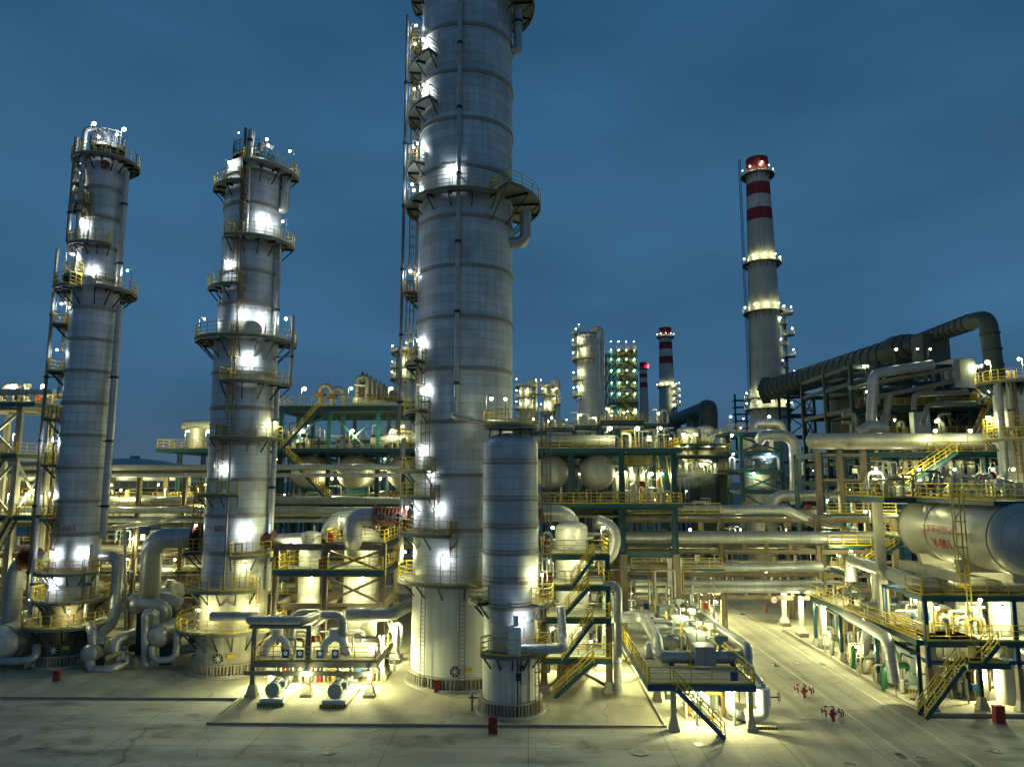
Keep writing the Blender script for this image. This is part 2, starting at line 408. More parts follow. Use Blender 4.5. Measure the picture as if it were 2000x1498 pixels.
def lettering(T, text, c, r, ang, z, size, m='letter_red', name='lettering'):
    """red painted tag that follows the shell"""
    cu = bpy.data.curves.new('lettering', 'FONT'); cu.body = text; cu.size = size; cu.align_x = 'CENTER'; cu.extrude = 0.0
    ob = bpy.data.objects.new('lettering_curve', cu); COL.objects.link(ob)
    dg = bpy.context.evaluated_depsgraph_get(); me = bpy.data.meshes.new_from_object(ob.evaluated_get(dg))
    bpy.data.objects.remove(ob)
    for v in me.vertices:
        a = R(ang)+v.co.x/r
        zz = z+v.co.y
        v.co = Vector((c[0]+r*math.cos(a), c[1]+r*math.sin(a), zz))-T.loc
    me.materials.clear(); me.materials.append(M[m]); o = bpy.data.objects.new(name, me); COL.objects.link(o); o.parent = T.o
    return o

def fill(T, x0, x1, y0, y1, z, n, hmax=2.2, mats=('pipe_cladding', 'drum_cladding', 'machine_grey', 'steel', 'rusty_yellow'), r=(.05, .16)):
    """small bore pipes, pots and instrument boxes standing on a floor"""
    for k in range(n):
        x, y = random.uniform(x0, x1), random.uniform(y0, y1); h = random.uniform(.5, 1)*hmax; q = random.random(); m = random.choice(mats); rr = random.uniform(*r)
        if q < .62:
            dx = random.choice((-1, 1))*random.uniform(.5, 2.2); p = [(x, y, z), (x, y, z+h), (x+dx, y, z+h)]
            if random.random() < .5: p.append((x+dx, y, z+random.uniform(.1, .6)*h))
            T.part('small_pipe', MB().tube(p, rr, 8, bend=rr*2.5), m)
        elif q < .80: T.part('small_pot', MB().lathe([(0, 0), (rr*2.6, .05), (rr*2.6, h*.6)]+dome(rr*2.6, h*.6)[1:], (x, y, z+.01), 'z', 14), m)
        elif q < .90: T.part('instrument_box', MB().cbox((x, y, z+h*.6), (.5, .3, .6)), random.choice(('machine_grey', 'white_paint', 'red_paint', 'blue_paint')), smooth=False)
        else:
            mb = MB(); mb.tube([(x, y, z), (x, y, z+h*.5)], rr, 8); mb.lathe([(.16, -.02), (.22, -.02), (.22, .02), (.16, .02)], (x, y, z+h*.5+.12), 'z', 12, closed_profile=True); mb.bar((x-.2, y, z+h*.5+.12), (x+.2, y, z+h*.5+.12), .04); mb.tube([(x, y, z+h*.5), (x, y, z+h*.5+.15)], .03, 6); T.part('small_valve', mb, random.choice(('machine_grey', 'blue_paint', 'steel')))
# ------------------------------------------------------------------ ground
def ground_mat(name, col, dark, joints, blotch=0.6, scale=0.05, lines=0.5, spots=0.8, streak=(0.5, 0.12, 1)):
    m = bpy.data.materials.new(name); m.use_nodes = True; nt = m.node_tree; L = nt.links.new
    b = nt.nodes['Principled BSDF']; b.inputs['Roughness'].default_value = 0.88
    tc = _n(nt, 'TexCoord'); o = tc.outputs['Object']
    n1 = _n(nt, 'TexNoise'); n1.inputs['Scale'].default_value = scale; n1.inputs['Detail'].default_value = 8; n1.inputs['Roughness'].default_value = 0.6; L(o, n1.inputs['Vector'])
    mp = _n(nt, 'Mapping'); mp.inputs['Scale'].default_value = (0.35, 0.9, 1); L(o, mp.inputs['Vector'])
    n2 = _n(nt, 'TexNoise'); n2.inputs['Scale'].default_value = 0.42; n2.inputs['Detail'].default_value = 9; n2.inputs['Roughness'].default_value = 0.68; L(mp.outputs[0], n2.inputs['Vector'])
    n3 = _n(nt, 'TexNoise'); n3.inputs['Scale'].default_value = 6.0; n3.inputs['Detail'].default_value = 4; L(o, n3.inputs['Vector'])
    r1 = _n(nt, 'ValToRGB'); r1.color_ramp.elements[0].position = 0.35; r1.color_ramp.elements[1].position = 0.66
    r1.color_ramp.elements[0].color = (*[c*0.78 for c in col], 1); r1.color_ramp.elements[1].color = (*[c*1.15 for c in col], 1)
    L(n1.outputs['Fac'], r1.inputs['Fac'])
    r2 = _n(nt, 'ValToRGB'); r2.color_ramp.elements[0].position = 0.52; r2.color_ramp.elements[1].position = 0.70
    r2.color_ramp.elements[1].color = (blotch,)*3+(1,); L(n2.outputs['Fac'], r2.inputs['Fac'])
    x = _n(nt, 'Mix'); x.data_type = 'RGBA'; L(r2.outputs['Color'], x.inputs['Factor']); L(r1.outputs['Color'], x.inputs['A']); x.inputs['B'].default_value = (*dark, 1)
    mr = _n(nt, 'MapRange'); mr.inputs['To Min'].default_value = 0.86; mr.inputs['To Max'].default_value = 1.12; L(n3.outputs['Fac'], mr.inputs['Value'])
    y = _n(nt, 'Mix'); y.data_type = 'RGBA'; y.blend_type = 'MULTIPLY'; y.inputs['Factor'].default_value = 1
    L(x.outputs['Result'], y.inputs['A']); L(mr.outputs['Result'], y.inputs['B'])
    bt = _n(nt, 'TexBrick'); L(o, bt.inputs['Vector']); bt.offset = 0.0
    bt.inputs['Color1'].default_value = (1.0, 1.0, 1.0, 1); bt.inputs['Color2'].default_value = (0.93, 0.93, 0.92, 1); bt.inputs['Mortar'].default_value = (lines,)*3+(1,)
    bt.inputs['Scale'].default_value = 1; bt.inputs['Mortar Size'].default_value = 0.035; bt.inputs['Brick Width'].default_value = joints[0]; bt.inputs['Row Height'].default_value = joints[1]
    z = _n(nt, 'Mix'); z.data_type = 'RGBA'; z.blend_type = 'MULTIPLY'; z.inputs['Factor'].default_value = 1
    L(y.outputs['Result'], z.inputs['A']); L(bt.outputs['Color'], z.inputs['B']); cur = z.outputs['Result']
    # wandering cracks, round oil drips, long tyre and drag streaks
    dn = _n(nt, 'TexNoise'); dn.inputs['Scale'].default_value = 0.5; dn.inputs['Detail'].default_value = 5; L(o, dn.inputs['Vector'])
    av = _n(nt, 'VectorMath'); av.operation = 'MULTIPLY_ADD'; av.inputs[1].default_value = (3.0, 3.0, 0); L(dn.outputs['Color'], av.inputs[0]); L(o, av.inputs[2])
    vo = _n(nt, 'TexVoronoi'); vo.feature = 'DISTANCE_TO_EDGE'; vo.inputs['Scale'].default_value = 0.13; L(av.outputs[0], vo.inputs['Vector'])
    c1 = _n(nt, 'MapRange'); c1.inputs['From Max'].default_value = 0.006; c1.inputs['To Min'].default_value = 0.55; L(vo.outputs['Distance'], c1.inputs['Value'])
    v2 = _n(nt, 'TexVoronoi'); v2.inputs['Scale'].default_value = 0.22; L(av.outputs[0], v2.inputs['Vector'])
    c2 = _n(nt, 'MapRange'); c2.inputs['From Min'].default_value = 0.10; c2.inputs['From Max'].default_value = 0.24; c2.inputs['To Min'].default_value = spots; L(v2.outputs['Distance'], c2.inputs['Value'])
    ms = _n(nt, 'Mapping'); ms.inputs['Scale'].default_value = streak; L(o, ms.inputs['Vector'])
    n4 = _n(nt, 'TexNoise'); n4.inputs['Scale'].default_value = 1.0; n4.inputs['Detail'].default_value = 5; L(ms.outputs[0], n4.inputs['Vector'])
    c3 = _n(nt, 'MapRange'); c3.inputs['From Min'].default_value = 0.36; c3.inputs['From Max'].default_value = 0.62; c3.inputs['To Min'].default_value = 0.74; c3.inputs['To Max'].default_value = 1.06; L(n4.outputs['Fac'], c3.inputs['Value'])
    for k_ in (c1, c2, c3):
        q_ = _n(nt, 'Mix'); q_.data_type = 'RGBA'; q_.blend_type = 'MULTIPLY'; q_.inputs['Factor'].default_value = 1
        L(cur, q_.inputs['A']); L(k_.outputs['Result'], q_.inputs['B']); cur = q_.outputs['Result']
    L(cur, b.inputs['Base Color'])
    bp = _n(nt, 'Bump'); bp.inputs['Strength'].default_value = 0.25; bp.inputs['Distance'].default_value = 0.02; L(n3.outputs['Fac'], bp.inputs['Height']); L(bp.outputs['Normal'], b.inputs['Normal'])
    M[name] = m
ground_mat('yard_concrete', (0.43, 0.415, 0.345), (0.10, 0.105, 0.086), (9.0, 12.0), 0.92, spots=0.6, streak=(0.1, 0.55, 1))
ground_mat('pad_concrete', (0.47, 0.425, 0.315), (0.23, 0.20, 0.14), (6.0, 6.0), 0.55, 0.08, 0.75)
ground_mat('road_concrete', (0.42, 0.39, 0.305), (0.2, 0.18, 0.135), (5.5, 7.0), 0.6, 0.06, 0.62, spots=0.8, streak=(0.9, 0.04, 1))
ground_mat('strip_concrete', (0.34, 0.34, 0.27), (0.22, 0.21, 0.15), (7.0, 30.0), 0.5, 0.1, 0.8)
mat('road_paint', (0.62, 0.59, 0.42), 0.8, 0, 0.25, 0.8, stain=(0.32, 0.28, 0.19), stain_amt=0.9, stain_scale=0.9)
def sheet(name, poly, z, m, label, cat):
    mb = MB(); mb.v = [(x, y, z) for x, y in poly]; mb.face(range(len(poly))); return structure(name, mb, m, label, cat)
sheet('ground', [(-2500, -60), (2500, -60), (2500, 3500), (-2500, 3500)], -0.02, 'yard_concrete', 'stained grey concrete yard in front of the plant', 'ground')
PADF = gr(900, 1416).y; PADL = gr(410, 1412).x; PADB = gr(230, 1365).y; PADR = gr(1300, 1424).x
RPX = gr(1810, 1394).x; RPY = gr(1810, 1396).y
sheet('plant_pavement', [(PADL, PADF), (PADR, PADF), (PADR, 150), (-150, 150), (-150, PADB), (PADL, PADB)], 0.012, 'pad_concrete', 'lamp lit beige concrete pad under the three tall towers', 'pavement')
sheet('pump_pavement', [(RPX, RPY), (90, RPY), (90, 150), (RPX, 150)], 0.012, 'pad_concrete', 'beige concrete pad under the pumps right of the road', 'pavement')
XR0, XR1 = PADR+0.15, RPX-0.2
sheet('road', [(XR0, 30), (XR1, 30), (XR1, 170), (XR0, 170)], -0.012, 'road_concrete', 'pale concrete road running away between the pump decks', 'road')
sheet('pavement_strip', [(-150, PADB+.2), (PADL+3, PADB+.2), (PADL+3, PADB+4.6), (-150, PADB+5.2)], 0.018, 'strip_concrete', 'pale grey strip of newer concrete along the left kerb', 'pavement')
kb = MB()
kb.box(PADL, PADF-0.15, -0.02, PADR, PADF, 0.12); kb.box(PADL-0.15, PADF-0.15, -0.02, PADL, PADB+0.15, 0.15)
kb.box(-150, PADB, -0.02, PADL-0.15, PADB+0.15, 0.15); kb.box(PADR, PADF-0.15, -0.02, PADR+0.15, 100, 0.15)
structure('kerb', kb, 'concrete', 'low concrete kerb round the tower pad', 'kerb')
db = MB(); db.box(PADL-.1, PADF-.42, -0.019, PADR, PADF-.155, -0.008); db.box(-150, PADB-.28, -0.019, PADL-.16, PADB-.005, -0.008)
structure('gutter', db, 'brown_concrete', 'dark gutter grating along the kerb', 'gutter')
kb = MB(); kb.box(RPX-0.25, RPY-0.25, -0.02, RPX, 84, 0.2); kb.box(RPX, RPY-0.25, -0.02, 90, RPY, 0.2)
db = MB(); db.box(RPX-.6, RPY-.6, -0.011, RPX-.255, 84, -0.003); db.box(RPX-.255, RPY-.6, -0.011, 90, RPY-.255, -0.003)
structure('gutter', db, 'brown_concrete', 'dark gutter along the right kerb', 'gutter')
structure('kerb', kb, 'concrete', 'low concrete kerb round the pump pad right of the road', 'kerb')
lp = MB()
for px0, py0 in ((1443, 1237), (1549, 1263)):
    x = gr(px0, py0).x
    lp.v += [(x-0.07, 40, -0.006), (x+0.07, 40, -0.006), (x+0.07, 140, -0.006), (x-0.07, 140, -0.006)]
    n = len(lp.v); lp.face((n-4, n-3, n-2, n-1))
structure('road_marking', lp, 'road_paint', 'thin worn white lines along the road', 'road marking')

def manhole(px, py, r, label):
    g = gr(px, py, 0.0); T = Thing('manhole_cover', label, 'manhole', (g.x, g.y, 0), 'manhole covers in the concrete')
    mb = MB(); mb.lathe([(r*0.72, 0.012), (r, 0.012), (r, 0.022), (r*0.72, 0.022)], (g.x, g.y, 0), 'z', 24, closed_profile=True); T.part('collar', mb, 'concrete')
    mb = MB(); mb.lathe([(0, 0.020), (r*0.70, 0.018), (r*0.70, -0.03)], (g.x, g.y, 0), 'z', 24); T.part('lid', mb, 'dark_steel')
manhole(90, 1454, 0.62, 'round manhole cover, nearer of the pair in the dark yard at the left')
manhole(30, 1440, 0.62, 'round manhole cover at the left frame edge beyond its twin')
manhole(643, 1468, 0.45, 'small manhole cover alone in the yard below the twin pumps')
manhole(1250, 1468, 0.62, 'round manhole cover in a dark square patch below the kerb corner')
manhole(1366, 1453, 0.45, 'small manhole cover just in front of the pump deck legs')
manhole(1555, 1296, 0.6, 'faint round cover in the middle of the road')
manhole(1660, 1492, 0.5, 'manhole cover at the bottom edge of the road')
manhole(1800, 1482, 0.5, 'manhole cover at the bottom right of the road')
manhole(1942, 1465, 0.45, 'manhole cover below the right kerb corner')
manhole(1786, 1366, 0.5, 'round blue grey hatch beside the foot of the right stair')
def drain(px, py, w, d, label):
    g = gr(px, py, 0); mb = MB(); mb.box(g.x-w/2, g.y-d/2, -0.018, g.x+w/2, g.y+d/2, 0.0)
    for i in range(7): x = g.x-w/2+0.06+i*(w-0.12)/6; mb.box(x-0.02, g.y-d/2, 0.0002, x+0.02, g.y+d/2, 0.012)
    single('drain_grate', label, 'drain', mb, 'dark_steel', (g.x, g.y, 0), 'road drain grates')
drain(1515, 1298, 0.5, 1.1, 'dark drain grate by the left road line past the barriers')
drain(1606, 1296, 0.5, 0.9, 'dark drain grate on the right road line by the kerb')
drain(1450, 1199, 0.5, 1.0, 'far drain grate on the road just under the pipe bridge')
drain(1760, 1475, 0.5, 0.9, 'dark drain grate at the bottom of the road')
drain(1890, 1490, 0.5, 0.9, 'dark drain grate at the bottom right corner')
# ------------------------------------------------------------------ distillation towers
def base_chairs(T, c, r, n, h=0.75):
    mb = MB()
    mb.lathe([(r+0.05, 0.0), (r+0.55, 0.0), (r+0.55, 0.22), (r+0.05, 0.22)], (c[0], c[1], 0.01), 'z', 48, closed_profile=True)
    mb.lathe([(r+0.04, 0.0), (r+0.32, 0.0), (r+0.32, 0.10), (r+0.04, 0.10)], (c[0], c[1], 0.22+h), 'z', 48, closed_profile=True)
    T.part('base_ring', mb, 'concrete')
    cm = MB()
    for i in range(n):
        a = 2*math.pi*i/n
        for da in (-0.28, 0.28):
            an = a+da*2*math.pi/n
            p = Vector((c[0]+(r+0.17)*math.cos(an), c[1]+(r+0.17)*math.sin(an), 0.22+h/2)); cm.cbox(p, (0.3, 0.09, h), an)
        p = Vector((c[0]+(r+0.06)*math.cos(a), c[1]+(r+0.06)*math.sin(a), 0.22+h/2)); cm.cbox(p, (0.08, 0.22, h*0.8), a)
    T.part('bolt_chair', cm, 'fireproofing')
def manway(T, c, r, ang, z, rad=0.55, m='cladding'):
    ca, sa = math.cos(R(ang)), math.sin(R(ang)); o = Vector((ca, sa, 0)); b = Vector((c[0], c[1], z))
    mb = MB(); mb.tube([b+o*(r-0.15), b+o*(r+0.45)], rad, 18); flange(mb, b+o*(r+0.42), o, rad*1.2, 0.16, 18)
    p = T.part('manway', mb, m); return p
def vent_wheel(T, c, r, ang, z):
    ca, sa = math.cos(R(ang)), math.sin(R(ang)); o = Vector((ca, sa, 0)); t = Vector((-sa, ca, 0)); b = Vector((c[0], c[1], z))+o*(r+0.02)
    mb = MB(); mb.tube([b, b+o*0.05], 0.42, 20); p = T.part('skirt_opening', mb, 'stripe_black')
    sp = MB()
    for k in range(4):
        a = math.pi*k/4; d = t*math.cos(a)+Vector((0, 0, math.sin(a))); sp.bar(b+o*0.07-d*0.38, b+o*0.07+d*0.38, 0.05)
    T.sub(p, 'spoke', sp, 'white_paint')
    s = MB(); q = b+t*1.05+Vector((0, 0, 0.18)); s.hexa([tuple(q+t*x+o*y+Vector((0, 0, z_))) for z_ in (-0.17, 0.17) for x, y in ((-0.3, 0), (0.3, 0), (0.3, 0.03), (-0.3, 0.03))])
    T.part('warning_plate', s, 'yellow_paint')
def polar(c, r, a, z): return Vector((c[0]+r*math.cos(R(a)), c[1]+r*math.sin(R(a)), z))
def tower(label, gpx, gpy, secs, skirt_py, skirt_r, skirt_mat, ring_step, plats, top='dome', group='tall insulated columns', shell_mat='cladding', chairs=24, wheel=None, nm='distillation_column', ladders=True):
    """secs: [(py_bottom, py_top, radius)] going up; plats: (py, a0, a1, width, r, [(angle, kind, pole h, power)])"""
    g = gr(gpx, gpy); c = (g.x, g.y); T = Thing(nm, label, 'column', (g.x, g.y, 0.0), group); T.c = c
    Z = lambda py: zp(py, g.x, g.y)
    zs = Z(skirt_py)
    prof = [(skirt_r, 0.012), (skirt_r, zs)]
    T.part('skirt', MB().lathe(prof, (c[0], c[1], 0), 'z', 48), skirt_mat)
    base_chairs(T, c, skirt_r, chairs)
    prof = [(secs[0][2], zs)]
    for i, (b, t, r) in enumerate(secs):
        if i: prof.append((r, Z(b)+0.8))
        prof.append((r, Z(t) if t is not None else 66.0))
    rt, zt = prof[-1]
    prof += dome(rt, zt)[1:]
    T.part('shell', MB().lathe(prof, (c[0], c[1], 0), 'z', 56), shell_mat)
    T.ztop = zt+rt*0.5
    def rad(z):
        if z < zs: return skirt_r
        for (b, t, r) in secs:
            if t is None or z < Z(t)+0.4: return r
        return secs[-1][2]
    T.rad = rad; T.Z = Z
    rb = MB(); z = zs+ring_step
    while z < zt:
        r = rad(z); rb.lathe([(r-0.02, -0.16), (r+0.11, -0.16), (r+0.11, 0.16), (r-0.02, 0.16)], (c[0], c[1], z), 'z', 56, closed_profile=True); z += ring_step
    T.part('stiffening_ring', rb, 'band_metal')
    for py, a0, a1, w, extra, lamps in plats:
        z = Z(py); r = max(rad(z), rad(z+1.0)) if z > 3 else skirt_r
        ring_platform(T, c, z, r+0.06, r+w, a0, a1)
        for L in lamps:
            ang, kind, h, pw = L[:4]; rr = L[4] if len(L) > 4 else w-0.12
            p = polar(c, r+rr, ang, z); inn = polar(c, r+rr-0.45, ang, z)-p
            lamp(T, p, h, pw, kind, (inn.x, inn.y))
    if ladders:
        ps = sorted(plats, key=lambda q: -q[0])
        for q0, q1 in zip(ps, ps[1:]):
            z0, z1 = Z(q0[0]), Z(q1[0])
            if z1-z0 < 1.2: continue
            lo = max(q0[1], q1[1]); hi = min(q0[2], q1[2])
            a = q1[2]+4 if (q1[2]-q1[1] < 200 and q0[1] <= q1[2]+4 <= q0[2]) else (lo+10 if lo < hi else q1[1]-4)
            if lo < hi and q1[2]-q1[1] >= 200: a = max(190, q0[1]+12)
            ladder(T, c, a, rad((z0+z1)/2)+0.35, z0, z1+1.1)
    if wheel: vent_wheel(T, c, skirt_r, wheel, 1.6)
    return T
def riser(T, ang, off, z0, z1, r, m='pipe_cladding', in0=False, in1=False, clamps=True):
    c = T.c; zz = [z0, z1]; rr = T.rad((z0+z1)/2)+off; pts = [polar(c, rr, ang, z0), polar(c, rr, ang, z1)]
    if in0: pts = [polar(c, T.rad(z0)-0.1, ang, z0)]+pts
    if in1: pts = pts+[polar(c, T.rad(z1)-0.1, ang, z1)]
    p = T.part('riser_pipe', MB().tube(pts, r, 12, bend=r*3), m)
    if clamps:
        cm = MB(); z = z0+3
        while z < z1-1:
            q = polar(c, rr, ang, z); cm.tube([q-Vector((0, 0, .12)), q+Vector((0, 0, .12))], r+0.07, 10)
            cm.bar(polar(c, rr-off-0.02, ang, z), q, 0.10); z += 6.2
        T.sub(p, 'clamp', cm, 'dark_steel')
    return p

c, w = 'cool', 'warm'
# the large central column, cut by the top of the frame
T1 = tower('huge grey insulated column rising out of the top of the frame', 902, 1322, [(1130, None, 4.38)], 1132, 4.40, 'pale_fireproofing', 4.55,
  [(1125, 160, 300, 1.3, 0, [(255, c, 2.2, 90, .9), (182, w, 2.2, 240)]),
   (1036, 165, 262, 1.25, 0, [(247, c, 2.4, 130, .7), (200, c, 2.2, 70)]),
   (968, 165, 243, 1.2, 0, [(237, c, 2.2, 70, .8)]),
   (920, 168, 238, 1.2, 0, [(222, c, 2.0, 80, .8)]),
   (808, 165, 230, 1.1, 0, [(226, c, 2.0, 110, .8)]),
   (715, 165, 222, 1.1, 0, [(214, c, 2.0, 120, .8)]),
   (576, 160, 190, 1.3, 0, [(184, c, 2.3, 60)]),
   (411, 164, 305, 1.25, 0, [(259, c, 2.4, 130, .8), (190, c, 2.3, 50), (176, c, 2.3, 40)]),
   (404, 306, 400, 2.7, 0, []),
   (342, 160, 216, 1.2, 0, [(205, c, 2.3, 70, .9), (186, c, 2.6, 45)]),
   (238, 168, 238, 1.25, 0, [(216, c, 2.3, 90, .8), (190, c, 3.0, 40)]),
   (150, 168, 236, 1.25, 0, [(214, c, 2.3, 90, .8), (190, c, 3.0, 40)]),
   (84, 160, 190, 1.2, 0, [(186, c, 1.6, 40)]),
   (8, 165, 205, 1.2, 0, []), (14, 330, 400, 2.2, 0, [])], chairs=44, wheel=268)
riser(T1, 267, 0.42, T1.Z(826), 64, 0.2)
riser(T1, 182, 1.5, T1.Z(850), 62, 0.15, 'steel'); riser(T1, 176, 1.2, T1.Z(1100), T1.Z(855), 0.22, 'steel')
riser(T1, 352, 0.6, T1.Z(110), 62, 0.42, in0=True)
riser(T1, 348, 1.35, T1.Z(482), T1.Z(425), 0.55, in0=True)
riser(T1, 300, 0.35, T1.Z(1120), T1.Z(930), 0.12, 'steel')
for a in (232, 275): ladder(T1, T1.c, a, 4.75, 0.2, T1.Z(1128), cage=False, m='steel', name='rung_ladder')

# second column (tag 602)
T3 = tower('wide mid height column with blue grey cladding and 602 tag', 450, 1306, [(1144, 668, 2.88), (668, 345, 2.68), (345, 338, 2.55)], 1146, 2.95, 'fireproofing', 3.25,
  [(1218, 0, 360, 1.75, 0, [(318, w, 2.0, 170), (250, w, 2.0, 170)]),
   (1142, 150, 318, 1.3, 0, [(305, w, 2.2, 60)]),
   (1075, 150, 205, 1.6, 0, [(180, c, 2.4, 50)]),
   (1078, 285, 350, 1.3, 0, [(305, c, 2.4, 130, .8)]),
   (964, 222, 290, 1.05, 0, [(262, c, 2.6, 110, .75)]),
   (858, 250, 352, 1.2, 0, [(345, w, 1.6, 60)]),
   (753, 262, 368, 1.5, 0, [(298, c, 2.5, 150, .8)]),
   (670, 150, 392, 1.75, 0, [(190, c, 2.3, 35, 1.55), (283, c, 2.5, 130, .7), (318, c, 2.2, 100, .7), (350, c, 2.3, 35, 1.55)]),
   (572, 205, 276, 1.1, 0, [(247, c, 2.3, 110, .8)]),
   (482, 255, 372, 1.4, 0, [(312, c, 2.2, 130, .8), (342, c, 2.2, 30)]),
   (380, 196, 272, 1.1, 0, [(240, c, 2.2, 120, .8)]),
   (345, 276, 375, 1.5, 0, [(312, c, 2.2, 70, .8), (350, c, 2.4, 40)])], chairs=36, wheel=272)
riser(T3, 281, 0.5, T3.Z(478), T3.Z(285), 0.22); riser(T3, 272, 0.45, T3.Z(470), T3.Z(280), 0.14, 'steel')
riser(T3, 345, 0.5, T3.Z(670), T3.Z(480), 0.22); riser(T3, 352, 1.75, T3.Z(760), T3.Z(620), 0.16, 'steel')
riser(T3, 276, 0.4, T3.Z(1140), T3.Z(480), 0.09, 'steel', clamps=False); riser(T3, 352, 0.45, T3.Z(1150), T3.Z(760), 0.25)
riser(T3, 355, 0.55, T3.Z(412), T3.Z(350), 0.42, in0=True)
manway(T3, T3.c, 2.7, 184, T3.Z(372), 0.6, 'rust'); manway(T3, T3.c, 2.9, 300, T3.Z(846), 0.7); manway(T3, T3.c, 2.7, 300, T3.Z(655), 0.7)
lettering(T3, '602', T3.c, 2.93, 262, T3.Z(1034), 0.8)
tp = MB(); z0 = T3.Z(338)
tp.tube([polar(T3.c, 0.5, 290, z0+1.0), polar(T3.c, 0.5, 290, z0+1.75), polar(T3.c, 1.9, 320, z0+2.7), polar(T3.c, 2.5, 325, z0+1.9)], 0.25, 10, bend=0.8)
tp.tube([polar(T3.c, 1.6, 275, z0+0.4), polar(T3.c, 1.6, 275, z0+3.0), polar(T3.c, 2.9, 281, z0+3.0), polar(T3.c, 3.1, 281, z0+0.5)], 0.3, 10, bend=0.6)
T3.part('overhead_pipe', tp, 'pipe_cladding')
ring_platform(T3, T3.c, z0+1.35, 0.6, 2.2, 60, 300, railm='dark_steel'); lamp(T3, polar(T3.c, 1.9, 320, z0+1.0), 2.0, 60, 'cool'); lamp(T3, polar(T3.c, 2.1, 200, z0+1.35), 2.6, 0, 'cool', (0.4, 0), .05)

# slim column on the left (tag C-603)
T2 = tower('slim left column marked C-603 with lamps at its crown', 130, 1293, [(1170, 572, 2.12), (572, 322, 1.88)], 1172, 2.3, 'dark_fireproofing', 3.1,
  [(1213, 0, 360, 1.55, 0, [(205, w, 2.3, 120), (300, w, 1.5, 130)]),
   (1167, 0, 360, 1.05, 0, [(190, w, 2.2, 60), (258, c, 2.0, 110, .8)]),
   (1113, 170, 340, 1.1, 0, [(256, c, 2.0, 130, .75), (318, c, 2.0, 110, .8)]),
   (1010, 178, 250, 1.0, 0, [(222, c, 2.4, 80, .8)]),
   (907, 165, 222, 1.3, 0, [(205, c, 2.4, 90, .9), (188, c, 2.6, 30)]),
   (820, 165, 215, 1.4, 0, []),
   (728, 165, 212, 1.4, 0, [(202, c, 2.2, 60)]),
   (638, 165, 212, 1.4, 0, [(198, c, 2.2, 70)]),
   (572, -60, 265, 1.6, 0, [(356, c, 2.3, 35), (290, c, 2.0, 80, .6)]),
   (548, 165, 262, 1.1, 0, [(225, c, 2.3, 110, .8), (200, c, 2.6, 40)]),
   (487, 222, 322, 1.0, 0, [(252, c, 2.3, 130, .75)]),
   (412, 165, 265, 1.1, 0, [(235, c, 2.3, 120, .8), (190, c, 2.3, 50)]),
   (375, 165, 240, 1.0, 0, [(215, c, 1.6, 40, .7)]),
   (322, 0, 360, 1.25, 0, [(280, c, 2.0, 80, .8), (320, c, 2.6, 60, .9)])], chairs=30, wheel=275)
z0 = T2.Z(322)
ring_platform(T2, T2.c, z0+1.75, 0.5, 1.6, 0, 360, railm='steel')
for a, h in ((215, 2.4), (345, 2.0)): lamp(T2, polar(T2.c, 1.6, a, z0+1.75), h, 90, 'cool', (0.3, 0), 0.2)
tp = MB(); tp.tube([polar(T2.c, 0.1, 270, z0+1.0), polar(T2.c, 0.1, 270, z0+3.3), polar(T2.c, 1.5, 250, z0+3.3), polar(T2.c, 2.55, 248, z0+2.6), polar(T2.c, 2.55, 248, z0-1)], 0.24, 10, bend=0.9)
for a in (225, 262, 300, 330): tp.tube([polar(T2.c, 1.4, a, z0+1.75), polar(T2.c, 1.4, a, z0+3.3)], 0.06, 6)
tp.tube(arc(T2.c, 1.4, 200, 345, z0+3.3), 0.09, 8)
T2.part('overhead_pipe', tp, 'pipe_cladding')
riser(T2, 248, 0.55, T2.Z(485), z0, 0.2); riser(T2, 222, 0.9, T2.Z(485), z0+2, 0.2, 'steel')
riser(T2, 350, 0.75, T2.Z(1050), T2.Z(600), 0.32); riser(T2, 350, 0.6, T2.Z(575), T2.Z(340), 0.28)
riser(T2, 192, 1.7, T2.Z(1180), T2.Z(490), 0.16, 'steel'); riser(T2, 205, 1.1, T2.Z(1200), T2.Z(915), 0.18, 'pale_cladding')
riser(T2, 330, 0.5, T2.Z(1200), T2.Z(1060), 0.2, 'pipe_cladding'); manway(T2, T2.c, 1.9, 285, T2.Z(560), 0.4)
manway(T2, T2.c, 1.88, 300, T2.Z(338), 0.35, 'rust')
lettering(T2, 'C-603', T2.c, 2.17, 274, T2.Z(1034), 0.75)

# squat drum-like column standing in front of the big one
g = gr(997, 1386); V1 = Thing('stripping_column', 'short domed column standing in front of the huge one', 'column', (g.x, g.y, 0), 'tall insulated columns')
V1.c = (g.x, g.y); V1.rad = lambda z: 2.12; V1.Z = lambda py: zp(py, g.x, g.y); zs = V1.Z(1205); zt = V1.Z(868)
V1.part('skirt', MB().lathe([(2.08, 0.012), (2.08, V1.Z(1262))], (g.x, g.y, 0), 'z', 48), 'pale_fireproofing')
V1.part('lower_shell', MB().lathe([(2.02, V1.Z(1262)), (2.02, zs)], (g.x, g.y, 0), 'z', 48), 'pale_cladding')
V1.part('shell', MB().lathe([(2.12, zs)]+dome(2.12, zt, depth=0.42), (g.x, g.y, 0), 'z', 56), 'cladding')
base_chairs(V1, V1.c, 2.08, 28)
rb = MB()
for py in (1180, 1130, 1078, 1028, 975, 905):
    z = V1.Z(py); rb.lathe([(2.1, -0.1), (2.2, -0.1), (2.2, 0.1), (2.1, 0.1)], (g.x, g.y, z), 'z', 56, closed_profile=True)
    z += 0.28; rb.lathe([(2.1, -0.05), (2.17, -0.05), (2.17, 0.05), (2.1, 0.05)], (g.x, g.y, z), 'z', 56, closed_profile=True)
V1.part('stiffening_ring', rb, 'band_metal')
zt2 = V1.Z(832)
p = ring_platform(V1, V1.c, zt2, 0.1, 2.15, 0, 360, brackets=False)
bm = MB()
